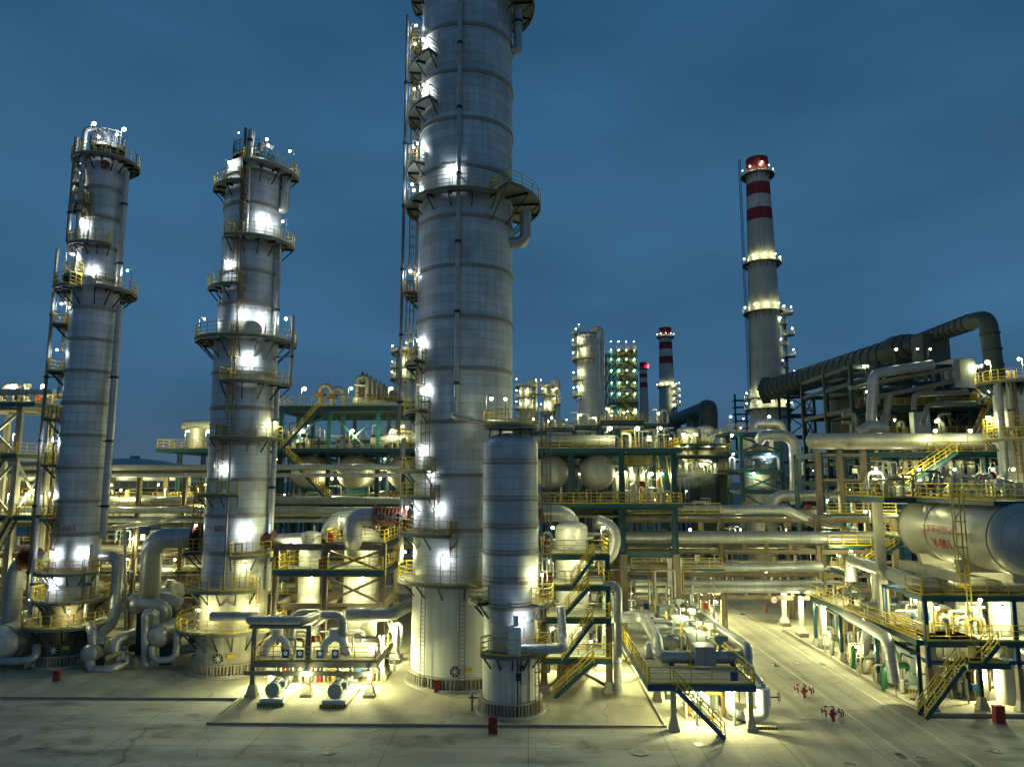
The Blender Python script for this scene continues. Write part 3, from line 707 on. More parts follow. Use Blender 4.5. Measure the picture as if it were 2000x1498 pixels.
for a in range(0, 360, 60): bm.bar(polar(V1.c, 1.5, a, zt2-0.1), polar(V1.c, 1.7, a, zt+0.35), 0.1)
V1.sub(p, 'support', bm, 'dark_steel')
lamp(V1, polar(V1.c, 2.0, 200, zt2), 2.2, 70, 'warm', (0.4, 0)); lamp(V1, polar(V1.c, 2.0, 260, zt2), 2.0, 0, 'warm')
ring_platform(V1, V1.c, V1.Z(1262), 2.1, 3.15, 228, 345); ring_platform(V1, V1.c, V1.Z(1168), 2.14, 3.2, 175, 222); ring_platform(V1, V1.c, V1.Z(1172), 2.14, 3.3, 318, 372)
lamp(V1, polar(V1.c, 3.2, 330, V1.Z(1172)), 2.2, 180, 'warm', (-0.4, 0)); lamp(V1, polar(V1.c, 2.75, 292, V1.Z(1262)), 2.5, 130, 'cool')
ladder(V1, V1.c, 322, 2.5, 0.1, V1.Z(1262)+1); ladder(V1, V1.c, 325, 2.5, V1.Z(1262), V1.Z(1172)+1)
ladder(V1, V1.c, 352, 2.45, V1.Z(1172), zt2+1, m='steel')
box = MB(); q = polar(V1.c, 2.62, 278, V1.Z(1262)); box.cbox(q+Vector((0, 0, 1.0)), (0.9, 0.9, 2.0)); box.cbox(q+Vector((0.1, 0, 2.35)), (0.4, 0.4, 0.7)); V1.part('instrument_box', box, 'white_paint')
bp = MB(); bp.tube([q+Vector((0.2, -0.1, 0.45)), q+Vector((3.6, -0.1, 0.45)), q+Vector((3.6, 2.2, 0.5)), q+Vector((3.4, 2.2, 3.0))], 0.32, 14, bend=0.7)
V1.part('feed_pipe', bp, 'pipe_cladding')
ca = MB()
for a in (285, 292, 310): ca.tube([polar(V1.c, 2.16, a, 0.3), polar(V1.c, 2.16, a, V1.Z(1262)-0.3)], 0.04, 6)
ca.cbox(polar(V1.c, 2.25, 286, 2.9), (0.35, 0.25, 0.5)); ca.cbox(polar(V1.c, 2.25, 292, 3.5), (0.3, 0.25, 0.35))
V1.part('conduit', ca, 'dark_steel')
a = polar(T1.c, 4.8, 267, T1.Z(826)); b = polar(V1.c, 2.0, 180, zt2+0.35)
single('vapour_line', 'thin silver pipe crossing from the huge column to the domed drum top', 'pipe', MB().tube([a, Vector((a.x, b.y+0.5, a.z)), b, b+Vector((2.6, 0, 0))], 0.2, 10, bend=0.5), 'pipe_cladding', tuple(a))
# ------------------------------------------------------------------ steel frames, racks, pipes
def P(px, py, Y): return at(px, py, Y)
def X(px, Y, z): return xp(px, Y, z)
def pipe(label, pts, r, m='pipe_cladding', group=None, bend=None, seg=14, name='pipe', cat='pipe', flanges=(), caps=False):
    """pts in metres; a single run of pipe with its flanges"""
    pts = [Vector(p) for p in pts]; mb = MB(); mb.tube(pts, r, seg, bend=(bend if bend is not None else r*2.2))
    if caps:
        d = (pts[0]-pts[1]).normalized(); mb.ball(pts[0], r, seg)
    for i, f in flanges:
        a, b = pts[i], pts[i+1]; flange(mb, a.lerp(b, f), b-a, r*1.35, 0.16, seg)
    mid = pts[0]
    return single(name, label, cat, mb, m, tuple(mid), group)
def frame(name, label, cat, xs, ys, zs, m='teal_paint', w=0.38, lower=None, decks=(), braces=(), group=None, z0=0.0, foot=True, beams=True, beam_h=None, col_top=None, nofloor=()):
    """columns at xs x ys, a beam grid at every z of zs; decks: (z index, x0, x1, y0, y1, sides); braces: (axis, i, j, k)"""
    T = Thing(name, label, cat, (xs[0], ys[0], z0), group); zt = col_top or zs[-1]; bh = beam_h or w*1.1
    for i, x in enumerate(xs):
        for j, y in enumerate(ys):
            zl = lower[0] if lower else z0
            if lower:
                mb = MB(); mb.box(x-w*.62, y-w*.62, z0, x+w*.62, y+w*.62, zl); T.part('fireproofed_leg', mb, lower[1])
            mb = MB(); mb.box(x-w/2, y-w*.36, zl, x-w/2+.06, y+w*.36, zt); mb.box(x+w/2-.06, y-w*.36, zl, x+w/2, y+w*.36, zt); mb.box(x-w/2+.06, y-.04, zl, x+w/2-.06, y+.04, zt)
            T.part('column', mb, m, smooth=False)
            if foot:
                fb = MB(); fb.cbox((x, y, z0+0.13), (w*2.5, w*2.3, 0.26)); fb.cbox((x, y, z0+0.58), (w*2.2, w*2.0, 0.64), taper=0.6); T.part('pedestal', fb, 'concrete', smooth=False)
    if beams:
        for k, z in enumerate(zs):
            if k in nofloor: continue
            mb = MB()
            for y in ys:
                for a, b in zip(xs, xs[1:]):
                    mb.box(a+w*.5, y-w*.3, z-bh, b-w*.5, y+w*.3, z-bh+.06); mb.box(a+w*.5, y-w*.3, z-.06, b-w*.5, y+w*.3, z); mb.box(a+w*.5, y-.04, z-bh+.06, b-w*.5, y+.04, z-.06)
            for x in xs:
                for a, b in zip(ys, ys[1:]): mb.box(x-w*.25, a+w*.38, z-bh, x+w*.25, b-w*.38, z-.003)
            T.part('floor_beam', mb, m, smooth=False)
    for dk in decks:
        deck(T, zs[dk[0]], *dk[1:])
    for ax, i, j, k in braces:
        mb = MB(); za = (zs[k-1] if k else z0+1.2); zb = zs[k]-bh
        if ax == 'x': a, b, c_, d = (xs[i], ys[j], za), (xs[i+1], ys[j], zb), (xs[i], ys[j], zb), (xs[i+1], ys[j], za)
        else: a, b, c_, d = (xs[i], ys[j], za), (xs[i], ys[j+1], zb), (xs[i], ys[j], zb), (xs[i], ys[j+1], za)
        mb.bar(a, b, w*.45); mb.bar(c_, d, w*.42); T.part('brace', mb, m)
    return T
def deck(T, z, x0, x1, y0, y1, sides='flrb', m='grating', edge='teal_paint', railm='yellow_paint', eh=0.35, name='deck'):
    mb = MB(); mb.box(x0, y0, z+0.004, x1, y1, z+0.06)
    p = T.part(name, mb, m)
    e = MB(); e.box(x0-.03, y0-.12, z-eh, x1+.03, y0, z+.075); e.box(x0-.03, y1, z-eh, x1+.03, y1+.12, z+.075)
    e.box(x0-.15, y0-.12, z-eh, x0-.03, y1+.12, z+.075); e.box(x1+.03, y0-.12, z-eh, x1+.15, y1+.12, z+.075)
    T.sub(p, 'edge_beam', e, edge, smooth=False)
    c_ = {'f': [(x0, y0-.04, z+.06), (x1, y0-.04, z+.06)], 'b': [(x0, y1+.04, z+.06), (x1, y1+.04, z+.06)], 'l': [(x0-.06, y0, z+.06), (x0-.06, y1, z+.06)], 'r': [(x1+.06, y0, z+.06), (x1+.06, y1, z+.06)]}
    if sides:
        rm = MB()
        for s_ in sides: rail(rm, c_[s_])
        T.sub(p, 'railing', rm, railm)
    return p
def drum(label, c, r, L, axis='y', m='drum_cladding', group=None, saddle_z=None, name='horizontal_drum', noz=True, ends=0.5):
    """lying pressure vessel, C the centre of its near (low) end of the straight shell"""
    c = Vector(c); T = Thing(name, label, 'vessel', (c.x, c.y, c.z-r), group)
    n = 8; pr = [(r*math.sin(math.pi/2*i/n), -r*ends*math.cos(math.pi/2*i/n)) for i in range(n+1)]+[(r*math.cos(math.pi/2*i/n), L+r*ends*math.sin(math.pi/2*i/n)) for i in range(n+1)]
    T.part('shell', MB().lathe(pr, c, axis, 36), m)
    ad = Vector((0, 1, 0)) if axis == 'y' else Vector((1, 0, 0)); sd = Vector((1, 0, 0)) if axis == 'y' else Vector((0, 1, 0))
    if saddle_z is not None:
        for f in (0.18, 0.82):
            q = c+ad*(L*f); mb = MB(); h = (q.z-r*0.55)-saddle_z
            mb.cbox((q.x, q.y, saddle_z+h/2), (r*1.0, 0.4, h) if axis == 'y' else (0.4, r*1.0, h), taper=1.15); T.part('saddle', mb, 'teal_paint')
    for f in (0.0, 0.33, 0.66, 1.0):
        q = c+ad*(L*f); T.part('band', MB().lathe([(r, -.06), (r+.04, -.06), (r+.04, .06), (r, .06)], q, axis, 36, closed_profile=True), 'band_metal')
    if noz:
        mb = MB(); q = c-ad*(r*ends*0.86)-Vector((0, 0, r*0.32))+sd*r*0.1; mb.tube([q+ad*.5, q-ad*.35], r*.22, 14); mb.tube([q-ad*.3, q-ad*.42], r*.27, 14)
        q = c-ad*(r*ends*0.98)+Vector((0, 0, r*0.1))+sd*r*0.1; mb.tube([q+ad*.4, q-ad*.2], r*.12, 12); mb.tube([q-ad*.17, q-ad*.26], r*.15, 12)
        T.part('nozzle', mb, m)
        mb = MB(); q = c+ad*(L*.4); mb.tube([q+Vector((0, 0, r*.9)), q+Vector((0, 0, r+1.0))], r*.16, 12); flange(mb, q+Vector((0, 0, r+.95)), (0, 0, 1), r*.23); T.part('nozzle', mb, m)
    return T
def vessel(label, c, r, z0, z1, m='pale_cladding', group=None, name='vertical_vessel', manway_ang=None, skirt=None):
    T = Thing(name, label, 'vessel', (c[0], c[1], z0), group)
    T.part('shell', MB().lathe([(r*math.cos(math.pi/2*(1-i/6)), z0+r*.45*(1-math.sin(math.pi/2*(1-i/6)))) for i in range(7)]+dome(r, z1, depth=.45), (c[0], c[1], 0), 'z', 36), m)
    n = max(1, int((z1-z0)/2.4))
    for i in range(n+1):
        z = z0+r*.45+(z1-z0-r*.45)*i/n; T.part('band', MB().lathe([(r, -.03), (r+.02, -.03), (r+.02, .03), (r, .03)], (c[0], c[1], z), 'z', 36, closed_profile=True), 'band_metal')
    if skirt is not None: T.part('skirt', MB().lathe([(r*.96, skirt), (r*.96, z0+r*.5)], (c[0], c[1], 0), 'z', 28), 'fireproofing')
    if manway_ang is not None:
        o = Vector((math.cos(R(manway_ang)), math.sin(R(manway_ang)), 0)); q = Vector((c[0], c[1], z1-1.0)); mb = MB(); mb.tube([q+o*(r-.1), q+o*(r+.25)], r*.36, 18); T.part('manway', mb, m)
    mb = MB(); mb.tube([(c[0]+r*.3, c[1], z1+r*.4), (c[0]+r*.3, c[1], z1+r*.45+.5)], .12, 8); T.part('nozzle', mb, 'steel')
    return T
def free_lamp(px, py_base, Y, h, power, kind, label, group=None, arm=(0.5, 0), z=None):
    b = P(px, py_base, Y) if z is None else Vector((X(px, Y, z), Y, z))
    T = Thing('lamp_post', label, 'lamp', tuple(b), group); lamp(T, b, h, power, kind, arm); return T
def valve(label, c, s=1.0, m='machine_grey', rz=0.0, group=None, wheel=True):
    c = Vector(c); d = Vector((math.cos(rz), math.sin(rz), 0)); T = Thing('gate_valve', label, 'valve', tuple(c), group)
    mb = MB(); mb.tube([c-d*.45*s, c-d*.15*s, c+d*.15*s, c+d*.45*s], .2*s, 12, radii=[.26*s, .2*s, .2*s, .26*s]); flange(mb, c-d*.45*s, d, .36*s); flange(mb, c+d*.45*s, d, .36*s)
    mb.tube([c, c+Vector((0, 0, .7*s))], .14*s, 10, radii=[.22*s, .12*s]); T.part('body', mb, m)
    if wheel:
        w_ = MB(); q = c+Vector((0, 0, 1.0*s)); w_.lathe([(.26*s, -.02), (.32*s, -.02), (.32*s, .02), (.26*s, .02)], q, 'z', 16, closed_profile=True); w_.tube([c+Vector((0, 0, .6*s)), q+Vector((0, 0, .15*s))], .04*s, 6)
        for k in range(2): e = Vector((math.cos(k*math.pi/2), math.sin(k*math.pi/2), 0))*.27*s; w_.bar(q-e, q+e, .03*s)
        T.part('handwheel', w_, 'blue_paint')
    return T
def pump(label, c, L=3.6, w_=1.5, group='pump sets under the steel decks', stripe=True):
    """motor, coupling, pump casing on a white base block; the motor's fan end faces -Y"""
    c = Vector(c); T = Thing('pump_set', label, 'pump', tuple(c), group)
    mb = MB(); mb.box(c.x-w_/2-.15, c.y-.15, c.z, c.x+w_/2+.15, c.y+L+.15, c.z+.28); T.part('plinth', mb, 'concrete')
    if stripe:
        a = MB(); a.box(c.x-w_/2-.155, c.y-.165, c.z+.01, c.x+w_/2+.155, c.y-.151, c.z+.27); q = T.part('hazard_band', a, 'yellow_paint'); b = MB(); n = 9
        for i in range(n):
            x = c.x-w_/2-.12+i*(w_+.2)/n; b.hexa([(x, c.y-.172, c.z+.015), (x+.1, c.y-.172, c.z+.015), (x+.1, c.y-.166, c.z+.015), (x, c.y-.166, c.z+.015), (x+.1, c.y-.172, c.z+.265), (x+.2, c.y-.172, c.z+.265), (x+.2, c.y-.166, c.z+.265), (x+.1, c.y-.166, c.z+.265)])
        T.sub(q, 'stripe', b, 'stripe_black')
    mb = MB(); mb.box(c.x-w_/2, c.y, c.z+.281, c.x+w_/2, c.y+L, c.z+.52); T.part('bed_plate', mb, 'white_paint')
    z = c.z+1.12; mb = MB(); mb.tube([(c.x, c.y+.35, z), (c.x, c.y+1.75, z)], .5, 20)
    for i in range(16): an = 2*math.pi*i/16; mb.bar((c.x+.52*math.cos(an), c.y+.6, z+.52*math.sin(an)), (c.x+.52*math.cos(an), c.y+1.7, z+.52*math.sin(an)), .05)
    mb.cbox((c.x+.55, c.y+1.1, z+.2), (.35, .5, .4)); mb.cbox((c.x, c.y+1.05, c.z+.57), (.8, 1.2, .12)); mt = T.part('motor', mb, 'machine_grey')
    mb = MB(); mb.tube([(c.x, c.y+.12, z), (c.x, c.y+.34, z)], .55, 20); T.sub(mt, 'fan_cover', mb, 'machine_grey')
    mb = MB(); mb.tube([(c.x, c.y+1.75, z), (c.x, c.y+2.3, z)], .16, 12); T.part('coupling', mb, 'yellow_paint')
    mb = MB(); mb.tube([(c.x, c.y+2.3, z), (c.x, c.y+2.6, z), (c.x, c.y+3.2, z), (c.x, c.y+3.4, z)], .4, 16, radii=[.25, .55, .55, .25]); mb.cbox((c.x, c.y+2.9, c.z+.7), (.6, .6, .36)); T.part('pump_casing', mb, 'steel')
    mb = MB(); mb.tube([(c.x-.5, c.y+2.9, z+.1), (c.x-.5, c.y+2.9, z+1.6)], .18, 10); mb.tube([(c.x+.45, c.y+3.1, z), (c.x+.45, c.y+3.1, z+1.6)], .14, 10); T.part('nozzle', mb, 'pipe_cladding')
    mb = MB()
    for k in range(5): x = c.x+random.uniform(-.7, .7); y = c.y+random.uniform(2.0, 3.4); mb.tube([(x, y, z-.5), (x, y, z+random.uniform(.3, 1.2)), (x+random.uniform(-.5, .5), y, z+random.uniform(.4, 1.3))], .035, 6)
    T.part('small_tubing', mb, 'steel'); return T

# ---- the teal drum structure behind the towers
YF, YB = 88.0, 101.0
zA, zB, zC = zp(984, -10, YF), zp(878, -10, YF), zp(796, -20, YF)
xl = [X(p, YF, zB) for p in (352, 452, 548, 642, 738, 832)]
mid = YF+6.5
DS = frame('drum_structure', 'teal steel floors carrying lying drums left of the huge column', 'steel structure', xl, (YF, mid, YB), (6.0, zA, zB), lower=(9.5, 'brown_concrete'), w=0.5,
  decks=[(1, X(318, YF, zA), xl[-1]+1, YF-1.3, YB, 'fl'), (2, X(318, YF, zB), xl[-1]+1, YF-1.3, YB, 'fl')], braces=[('x', 3, 2, 2), ('x', 3, 1, 1), ('x', 1, 2, 1)])
for x in (xl[2], xl[3], xl[4], xl[5]):
    for y in (YF, mid, YB): DS.part('column', MB().box(x-.24, y-.2, zB+.08, x+.24, y+.2, zC-.4), 'teal_paint', smooth=False)
deck(DS, zC, xl[2]-.4, xl[-1]+.6, YF-1.2, YB, 'fl', eh=.55)
mb = MB(); mb.bar((xl[2], YF, zB+.3), (xl[3], YF, zC-.6), .2); mb.bar((xl[3], YF, zC-.6), (xl[4]-1.5, YF, zB+.3), .2); mb.bar((xl[4], YF, zC-1), (xl[3]+2.5, YF, zB+1), .18); DS.part('brace', mb, 'teal_paint')
stairs(DS, (X(647, YF-2.2, zA), YF-2.3, zA), (X(548, YF-2.2, zB), YF-2.3, zB), 1.0)
stairs(DS, (X(552, YF-2.2, zB), YF-2.3, zB), (X(628, YF-2.2, zC), YF-2.3, zC), 1.0)
for px, z, pw in ((588, zC, 150), (680, zC, 150), (758, zC, 150), (682, zB, 350), (760, zB, 350), (585, zB, 220), (360, zB, 220), (400, zB, 160)): lamp(DS, (X(px, YF-1.2, z), YF-1.2, z), 2.4, pw, 'warm', (0.35, 0), 0.2)
for px, z, pw in ((575, zA, 350), (640, zA, 350), (735, zA, 350), (790, zA, 300), (340, zA, 300)): lamp(DS, (X(px, YF+1, z), YF+1.0, z), 3.2, pw, 'warm', (0.35, 0.3), 0.16)
zd = zp(922, -20, YF)
for px, lab in ((600, 'cream horizontal drum behind the long stair, leftmost of the drum row'), (690, 'cream horizontal drum between the stair and the huge column'), (788, 'cream horizontal drum half hidden by the huge column on its left side')):
    drum(lab, (X(px, YF+1.5, zd), YF+1.5, zd), 2.05, 9.0, 'y', group='drums on the teal structure', saddle_z=zA+.1)
YR, YRB = 78.5, 91.0; midr = YR+6.5; zAr, zBr, zdr = zp(984, 8, YR), zp(878, 8, YR), zp(922, 8, YR+1.5)
xr = [X(p, YR, zBr) for p in (1046, 1115, 1213, 1314)]
DR = frame('drum_structure', 'teal steel floors carrying lying drums right of the huge column', 'steel structure', xr, (YR, midr, YRB), (zAr-5, zAr, zBr), lower=(9.0, 'brown_concrete'), w=0.6,
  decks=[(1, xr[0]-.3, xr[-1]+.5, YR-1.3, YRB, 'fr'), (2, xr[0]-.3, xr[-1]+.5, YR-1.3, YRB, 'fr')], braces=[('x', 1, 1, 2), ('x', 0, 1, 1), ('y', 3, 0, 1)])
stairs(DR, (X(1300, YR-.2, zAr), YR+.4, zAr), (X(1285, YR+3, zBr), YR+4.5, zBr), 1.0, side=(1, 0, 0))
for px, z, pw in ((1186, zBr, 260), (1285, zBr, 260), (1240, zBr, 200)): lamp(DR, (X(px, YR-1.2, z), YR-1.2, z), 2.4, pw, 'warm', (0.35, 0), 0.2)
for px, z, pw in ((1100, zAr, 300), (1215, zAr, 300), (1272, zAr, 280), (1292, zAr, 280), (1130, zAr, 260)): lamp(DR, (X(px, YR+1, z), YR+2.0, z), 3.4, pw, 'warm', (0.35, 0.3), 0.18)
for px, lab in ((1077, 'cream horizontal drum right behind the short domed column'), (1167, 'cream horizontal drum in the open bay right of the domed column')):
    drum(lab, (X(px, YR+1.5, zdr), YR+1.5, zdr), 1.85 if px < 1100 else 1.95, 8.5, 'y', group='drums on the teal structure', saddle_z=zAr+.1)
zq = zp(860, 5, YF)
zq2 = zp(860, 5, YR); pipe('thick silver pipe lying on the upper teal deck right of the domed column', [(X(1035, YR, zq2), YR+1, zq2), (X(1202, YR, zq2), YR+1, zq2)], 0.66, caps=True)
pipe('thick silver pipe lying on the upper teal deck left of the huge column', [(X(722, YF, zq), YF+1, zq-.1), (X(738, YF, zq), YF+1, zq-.1), (X(755, YF, zq), YF+1, zq+.25), (X(835, YF, zq), YF+1, zq+.25)], 0.6)
# conical hopper and small column in the right bay
hv = Thing('hopper_vessel', 'small cream vessel with cone bottom lit yellow in the right bay', 'vessel', (X(1245, YR+3, zAr), YR+3, zAr))
q = hv.loc; hz = zp(925, q.x, YR+3); hv.part('shell', MB().lathe([(.25, hz-1.9), (.9, hz-.5), (.95, hz+1.6), (.7, hz+2.0), (0, hz+2.2)], (q.x, q.y, 0), 'z', 24), 'drum_cladding')
ring_platform(hv, (q.x, q.y), hz+1.0, .97, 1.8, 0, 360); hv.part('leg', MB().tube([(q.x, q.y, zAr+.07), (q.x, q.y, hz-1.85)], .22, 10), 'steel'); hv.part('top_pipe', MB().tube([(q.x, q.y, hz+2), (q.x, q.y, hz+3.4), (q.x-1.2, q.y, hz+4.1)], .16, 8, bend=.4), 'steel')
# header organ and goosenecks on the roof of the left structure
T = Thing('valve_manifold', 'row of upright header pipes with valves on the roof deck', 'manifold', (X(690, YF+2, zC), YF+2, zC+.07))
for i in range(9):
    x = X(708+i*5.6, YF+2, zC); y = YF+1.6+i*.95; h = 3.9-i*.2
    T.part('header_pipe', MB().tube([(x-.7, y, zC+.3), (x-.7, y, zC+h), (x+.6, y, zC+h+.35), (x+.6, y, zC+.6)], .3, 10, bend=.35), 'steel')
    v_ = MB(); v_.tube([(x, y, zC+h+.2), (x, y, zC+h+1.0)], .07, 6); v_.cbox((x, y, zC+h+.55), (.34, .34, .3)); T.part('relief_valve', v_, 'dark_steel')
    T.part('tie_bar', MB().bar((x-.7, y-.4, zC+2.0), (x+1.5, y-.4, zC+1.7), .16), 'rust')
mb = MB(); mb.tube([(X(698, YF+1, zC), YF+.8, zC+.85), (X(770, YF+1, zC), YF+8, zC+.85)], .55, 14); mb.ball((X(698, YF+1, zC), YF+.8, zC+.85), .62, 14); mb.tube([(X(686, YF, zC), YF+1, zC+3.0), (X(715, YF, zC), YF+1.6, zC+2.9)], .12, 8); T.part('collecting_header', mb, 'drum_cladding')
T = Thing('gooseneck_vent', 'pair of curved vent pipes with valves on the roof deck', 'pipe', (X(634, YF+1, zC), YF+1, zC+.07))
for px, h in ((632, 3.0), (655, 2.6)):
    x = X(px, YF+2, zC); T.part('vent_pipe', MB().tube([(x-.5, YF+2, zC+.08), (x-.5, YF+2, zC+h), (x+.9, YF+2, zC+h-.05), (x+1.1, YF+2, zC+.08)], .38, 12, bend=.8), 'steel')
    v_ = MB(); v_.cbox((x-.5, YF+2, zC+h*.62), (1.1, 1.1, .5)); v_.tube([(x+.9, YF+1.6, zC+1.9), (x+2.2, YF+1.6, zC+1.8)], .08, 6); T.part('valve', v_, 'rust')

# ---- brown pipe rack running left behind the towers
random.seed(21)
RY0, RY1 = 80.0, 92.0
rx = [X(p, RY0, 8) for p in (-160, -70, 20, 88, 262, 352, 415)]
rz = [4.0, 6.4, 8.8, zp(1018, -30, RY0), zp(985, -30, RY0), zp(918, -30, RY0)]
RK = frame('pipe_rack', 'long brown concrete pipe rack behind the slim left column', 'pipe rack', rx, (RY0, RY0+6, RY1), rz, m='brown_concrete', w=0.5, foot=False)
deck(RK, rz[4], rx[0], rx[-1], RY0+6.5, RY1, 'f'); deck(RK, rz[2], rx[0], rx[3], RY0+6.5, RY1, 'f')
x0, x1 = rx[0]-20, X(800, RY0, 10)
for py, r, lab in ((912, .30, 'long silver pipe, topmost of the run crossing behind the wide column'), (928, .24, 'long silver pipe second from the top behind the wide column'), (996, .36, 'long silver pipe crossing just below the teal drum floor'), (1016, .24, 'thin silver pipe crossing beneath the thicker one under the drum floor')):
    z = zp(py, -25, RY0-1); pipe(lab, [(x0, RY0-1, z), (x1, RY0-1, z)], r)
lit = ['steel pipe among the parallel pipes on the lit brown rack']
for lv in range(6):
    y = RY0+.5
    while y < RY1-.4:
        r = random.choice((.12, .16, .2, .3, .38)); y += r+.12
        if random.random() < .6: pipe(lit[0], [(x0, y, rz[lv]+r+.02), (X(random.choice((560, 700, 820)), y, rz[lv]), y, rz[lv]+r+.02)], r, random.choice(('pipe_cladding', 'steel', 'steel', 'brown_concrete')), 'pipes on the brown rack', seg=8)
        y += r+random.uniform(.1, .7)
for i, px in enumerate((20, 130, 232, 300, 385, 480, 250, 60)):
    lamp(RK, (X(px, RY0-.6, rz[(i*2) % 5]), RY0-.6, rz[(i*2) % 5]), 1.7, 260, 'warm', (0, .2), .15)
for i in range(6): x = rx[0]+(i+.5)*(rx[-1]-rx[0])/6; lamp(RK, (x, RY0+3, rz[4]+.05), 2.2, 220, 'warm', (0, .2), .15); lamp(RK, (x+3, RY0+2, rz[1]), 1.6, 280, 'warm', (0, .2), .15)
pipe('slanting silver pipe beside the slim left column pointing at the wide column', [P(190, 1034, 70), P(245, 1028, 74), P(395, 1006, 84)], .25)
pipe('thin silver pipe dropping from a bend right of the slim column', [P(240, 1033, 74), P(243, 1033, 74), P(247, 1300, 74)], .16, bend=.3)
# air cooler gallery further back
AY = 108.0; az = zp(955, -40, AY)
ac = Thing('air_cooler', 'long pale air cooler gallery with yellow rails behind the rack', 'air cooler', (X(30, AY, az), AY, az))
a0, a1 = X(-120, AY, az), X(345, AY, az)
ac.part('housing', MB().box(a0, AY+1.4, az+1.2, a1, AY+9, zp(918, -40, AY)), 'pale_cladding', smooth=False); deck(ac, az, a0, a1, AY, AY+9, 'f')
leg = MB()
for i in range(9): x = a0+(a1-a0)*i/8; leg.box(x-.2, AY+1, 0, x+.2, AY+1.4, az-.36)
ac.part('leg', leg, 'brown_concrete')
for i in range(10): x = a0+(a1-a0)*(i+.5)/10; lamp(ac, (x, AY+.2, az+.06), 2.4, 120, 'warm', (0, .5), .14)
for i in range(14): x = a0+(a1-a0)*(i+.5)/14; ac.part('vent', MB().tube([(x, AY+3, zp(918, -40, AY)+.01), (x, AY+3, zp(918, -40, AY)+1.0)], .2, 8), 'steel')
# domed storage tanks on the horizon
for px, Y, r, lab in ((255, 330, 22, 'low domed storage tank far off between the two left columns'), (75, 300, 22, 'low domed storage tank far off at the left frame edge')):
    q = P(px, 900, Y); T = Thing('storage_tank', lab, 'tank', (q.x, Y, 0), 'far storage tanks'); h = zp(908, q.x, Y)
    T.part('shell', MB().lathe([(r, 0), (r, h)], (q.x, Y, 0), 'z', 48), 'grey_panel'); T.part('roof', MB().lathe([(r, 0), (r*.8, 1.3), (r*.5, 2.4), (r*.2, 3.0), (0, 3.1)], (q.x, Y, h), 'z', 48), 'grey_panel'); T.part('roof_vent', MB().cbox((q.x+2, Y, h+3.6), (3, 3, 1.2)), 'steel')

# ---- cream lit structure at the left frame edge
LY = 72.0; z1, z2, z3 = zp(1008, -45, LY), zp(888, -45, LY), zp(790, -45, LY)
lx = [X(-60, LY, z2), X(33, LY, z2)]
LS = frame('platform_tower', 'cream painted platform tower lit warm at the left frame edge', 'steel structure', lx, (LY, LY+5), (6.5, z1, z2, z3), m='concrete', w=.55, braces=[('x', 0, 0, 1), ('x', 0, 0, 2), ('x', 0, 0, 3), ('y', 1, 0, 2)], decks=[(1, lx[0], X(78, LY, z1), LY-1.2, LY+6, 'fr'), (2, lx[0], X(47, LY, z2), LY-1.2, LY+6, 'fr'), (3, lx[0], X(82, LY, z3), LY-1.2, LY+6, 'frb')])
stairs(LS, (X(-70, LY-2, z1), LY-2.2, z1), (X(2, LY-2, z2), LY-2.2, z2), 1.0); stairs(LS, (X(-50, LY-2, 6.5), LY-2.2, 6.5), (X(25, LY-2, z1), LY-2.2, z1), 1.0)
for px, z, pw in ((8, z3, 260), (70, z3, 200), (15, z2, 300), (40, z1, 300), (5, z1, 300), (30, 6.5, 260)): lamp(LS, (X(px, LY+1, z), LY+1.5, z), 2.3, pw, 'warm', (.3, 0), .2)
T = Thing('gooseneck_vent', 'curved vent pipes and valves on top of the left edge tower', 'pipe', (X(10, LY+2, z3), LY+2, z3+.07))
T.part('vent_pipe', MB().tube([(X(2, LY+2, z3), LY+2, z3+.08), (X(2, LY+2, z3), LY+2, z3+2.2), (X(30, LY+2, z3), LY+2, z3+2.4), (X(30, LY+2, z3), LY+2, z3+.3)], .32, 12, bend=.8), 'drum_cladding')
for px in (32, 50): x = X(px, LY+2, z3); v_ = MB(); v_.tube([(x, LY+2, z3+.08), (x, LY+2, z3+2.2)], .2, 10); v_.cbox((x, LY+2, z3+1.4), (.6, .6, .5)); v_.tube([(x, LY+2, z3+2.1), (x, LY+2, z3+2.4)], .33, 12); T.part('valve', v_, 'drum_cladding')
pipe('silver pipe from the left edge tower to the slim column at roof height', [P(-30, 766, 71), P(105, 766, 70)], .3)

# the T shaped cream vessel on the floor's left wing, and small equipment on the floors
T = Thing('expansion_tank', 'cream tank on a stout neck standing on the left wing of the teal floor', 'vessel', (X(385, YF+3, zB), YF+3, zB+.07)); q = T.loc; hT = zp(836, q.x, YF+3)
T.part('neck', MB().lathe([(1.1, 0), (1.1, hT-zB-.1)], (q.x-.2, q.y, zB+.08), 'z', 24), 'drum_cladding'); T.part('tank', MB().lathe([(0, -1.0), (.5, -.9), (.72, -.6), (.72, 4.5), (0, 5)], (q.x-1.2, q.y, hT+.3), 'x', 24), 'drum_cladding')
random.seed(3)
fill(DS, X(312, YF, zA)+3, xl[-1], YF-.6, YF+1.2, zA+.07, 30, 1.5); fill(DS, xl[2], xl[-1], YF-.6, YF+4, zB+.07, 24, 2.6); fill(DS, xl[0], xl[-1], YF+4, YB, zA+.07, 24, 3.0)
fill(DR, xr[0], xr[-1], YR-.6, YR+1.2, zAr+.07, 18, 1.6); fill(DR, X(1222, YR, zAr), xr[-1]-1, YR+1, YRB, zAr+.07, 46, 4.5); fill(DR, xr[2], xr[-1], YR, YRB, zBr+.07, 20, 2.6)
fill(RK, rx[0], rx[-1], RY0+.5, RY0+5, rz[4]+.5, 30, 2.0); fill(LS, lx[0], lx[1]+2, LY, LY+4, z3+.07, 14, 2.0)

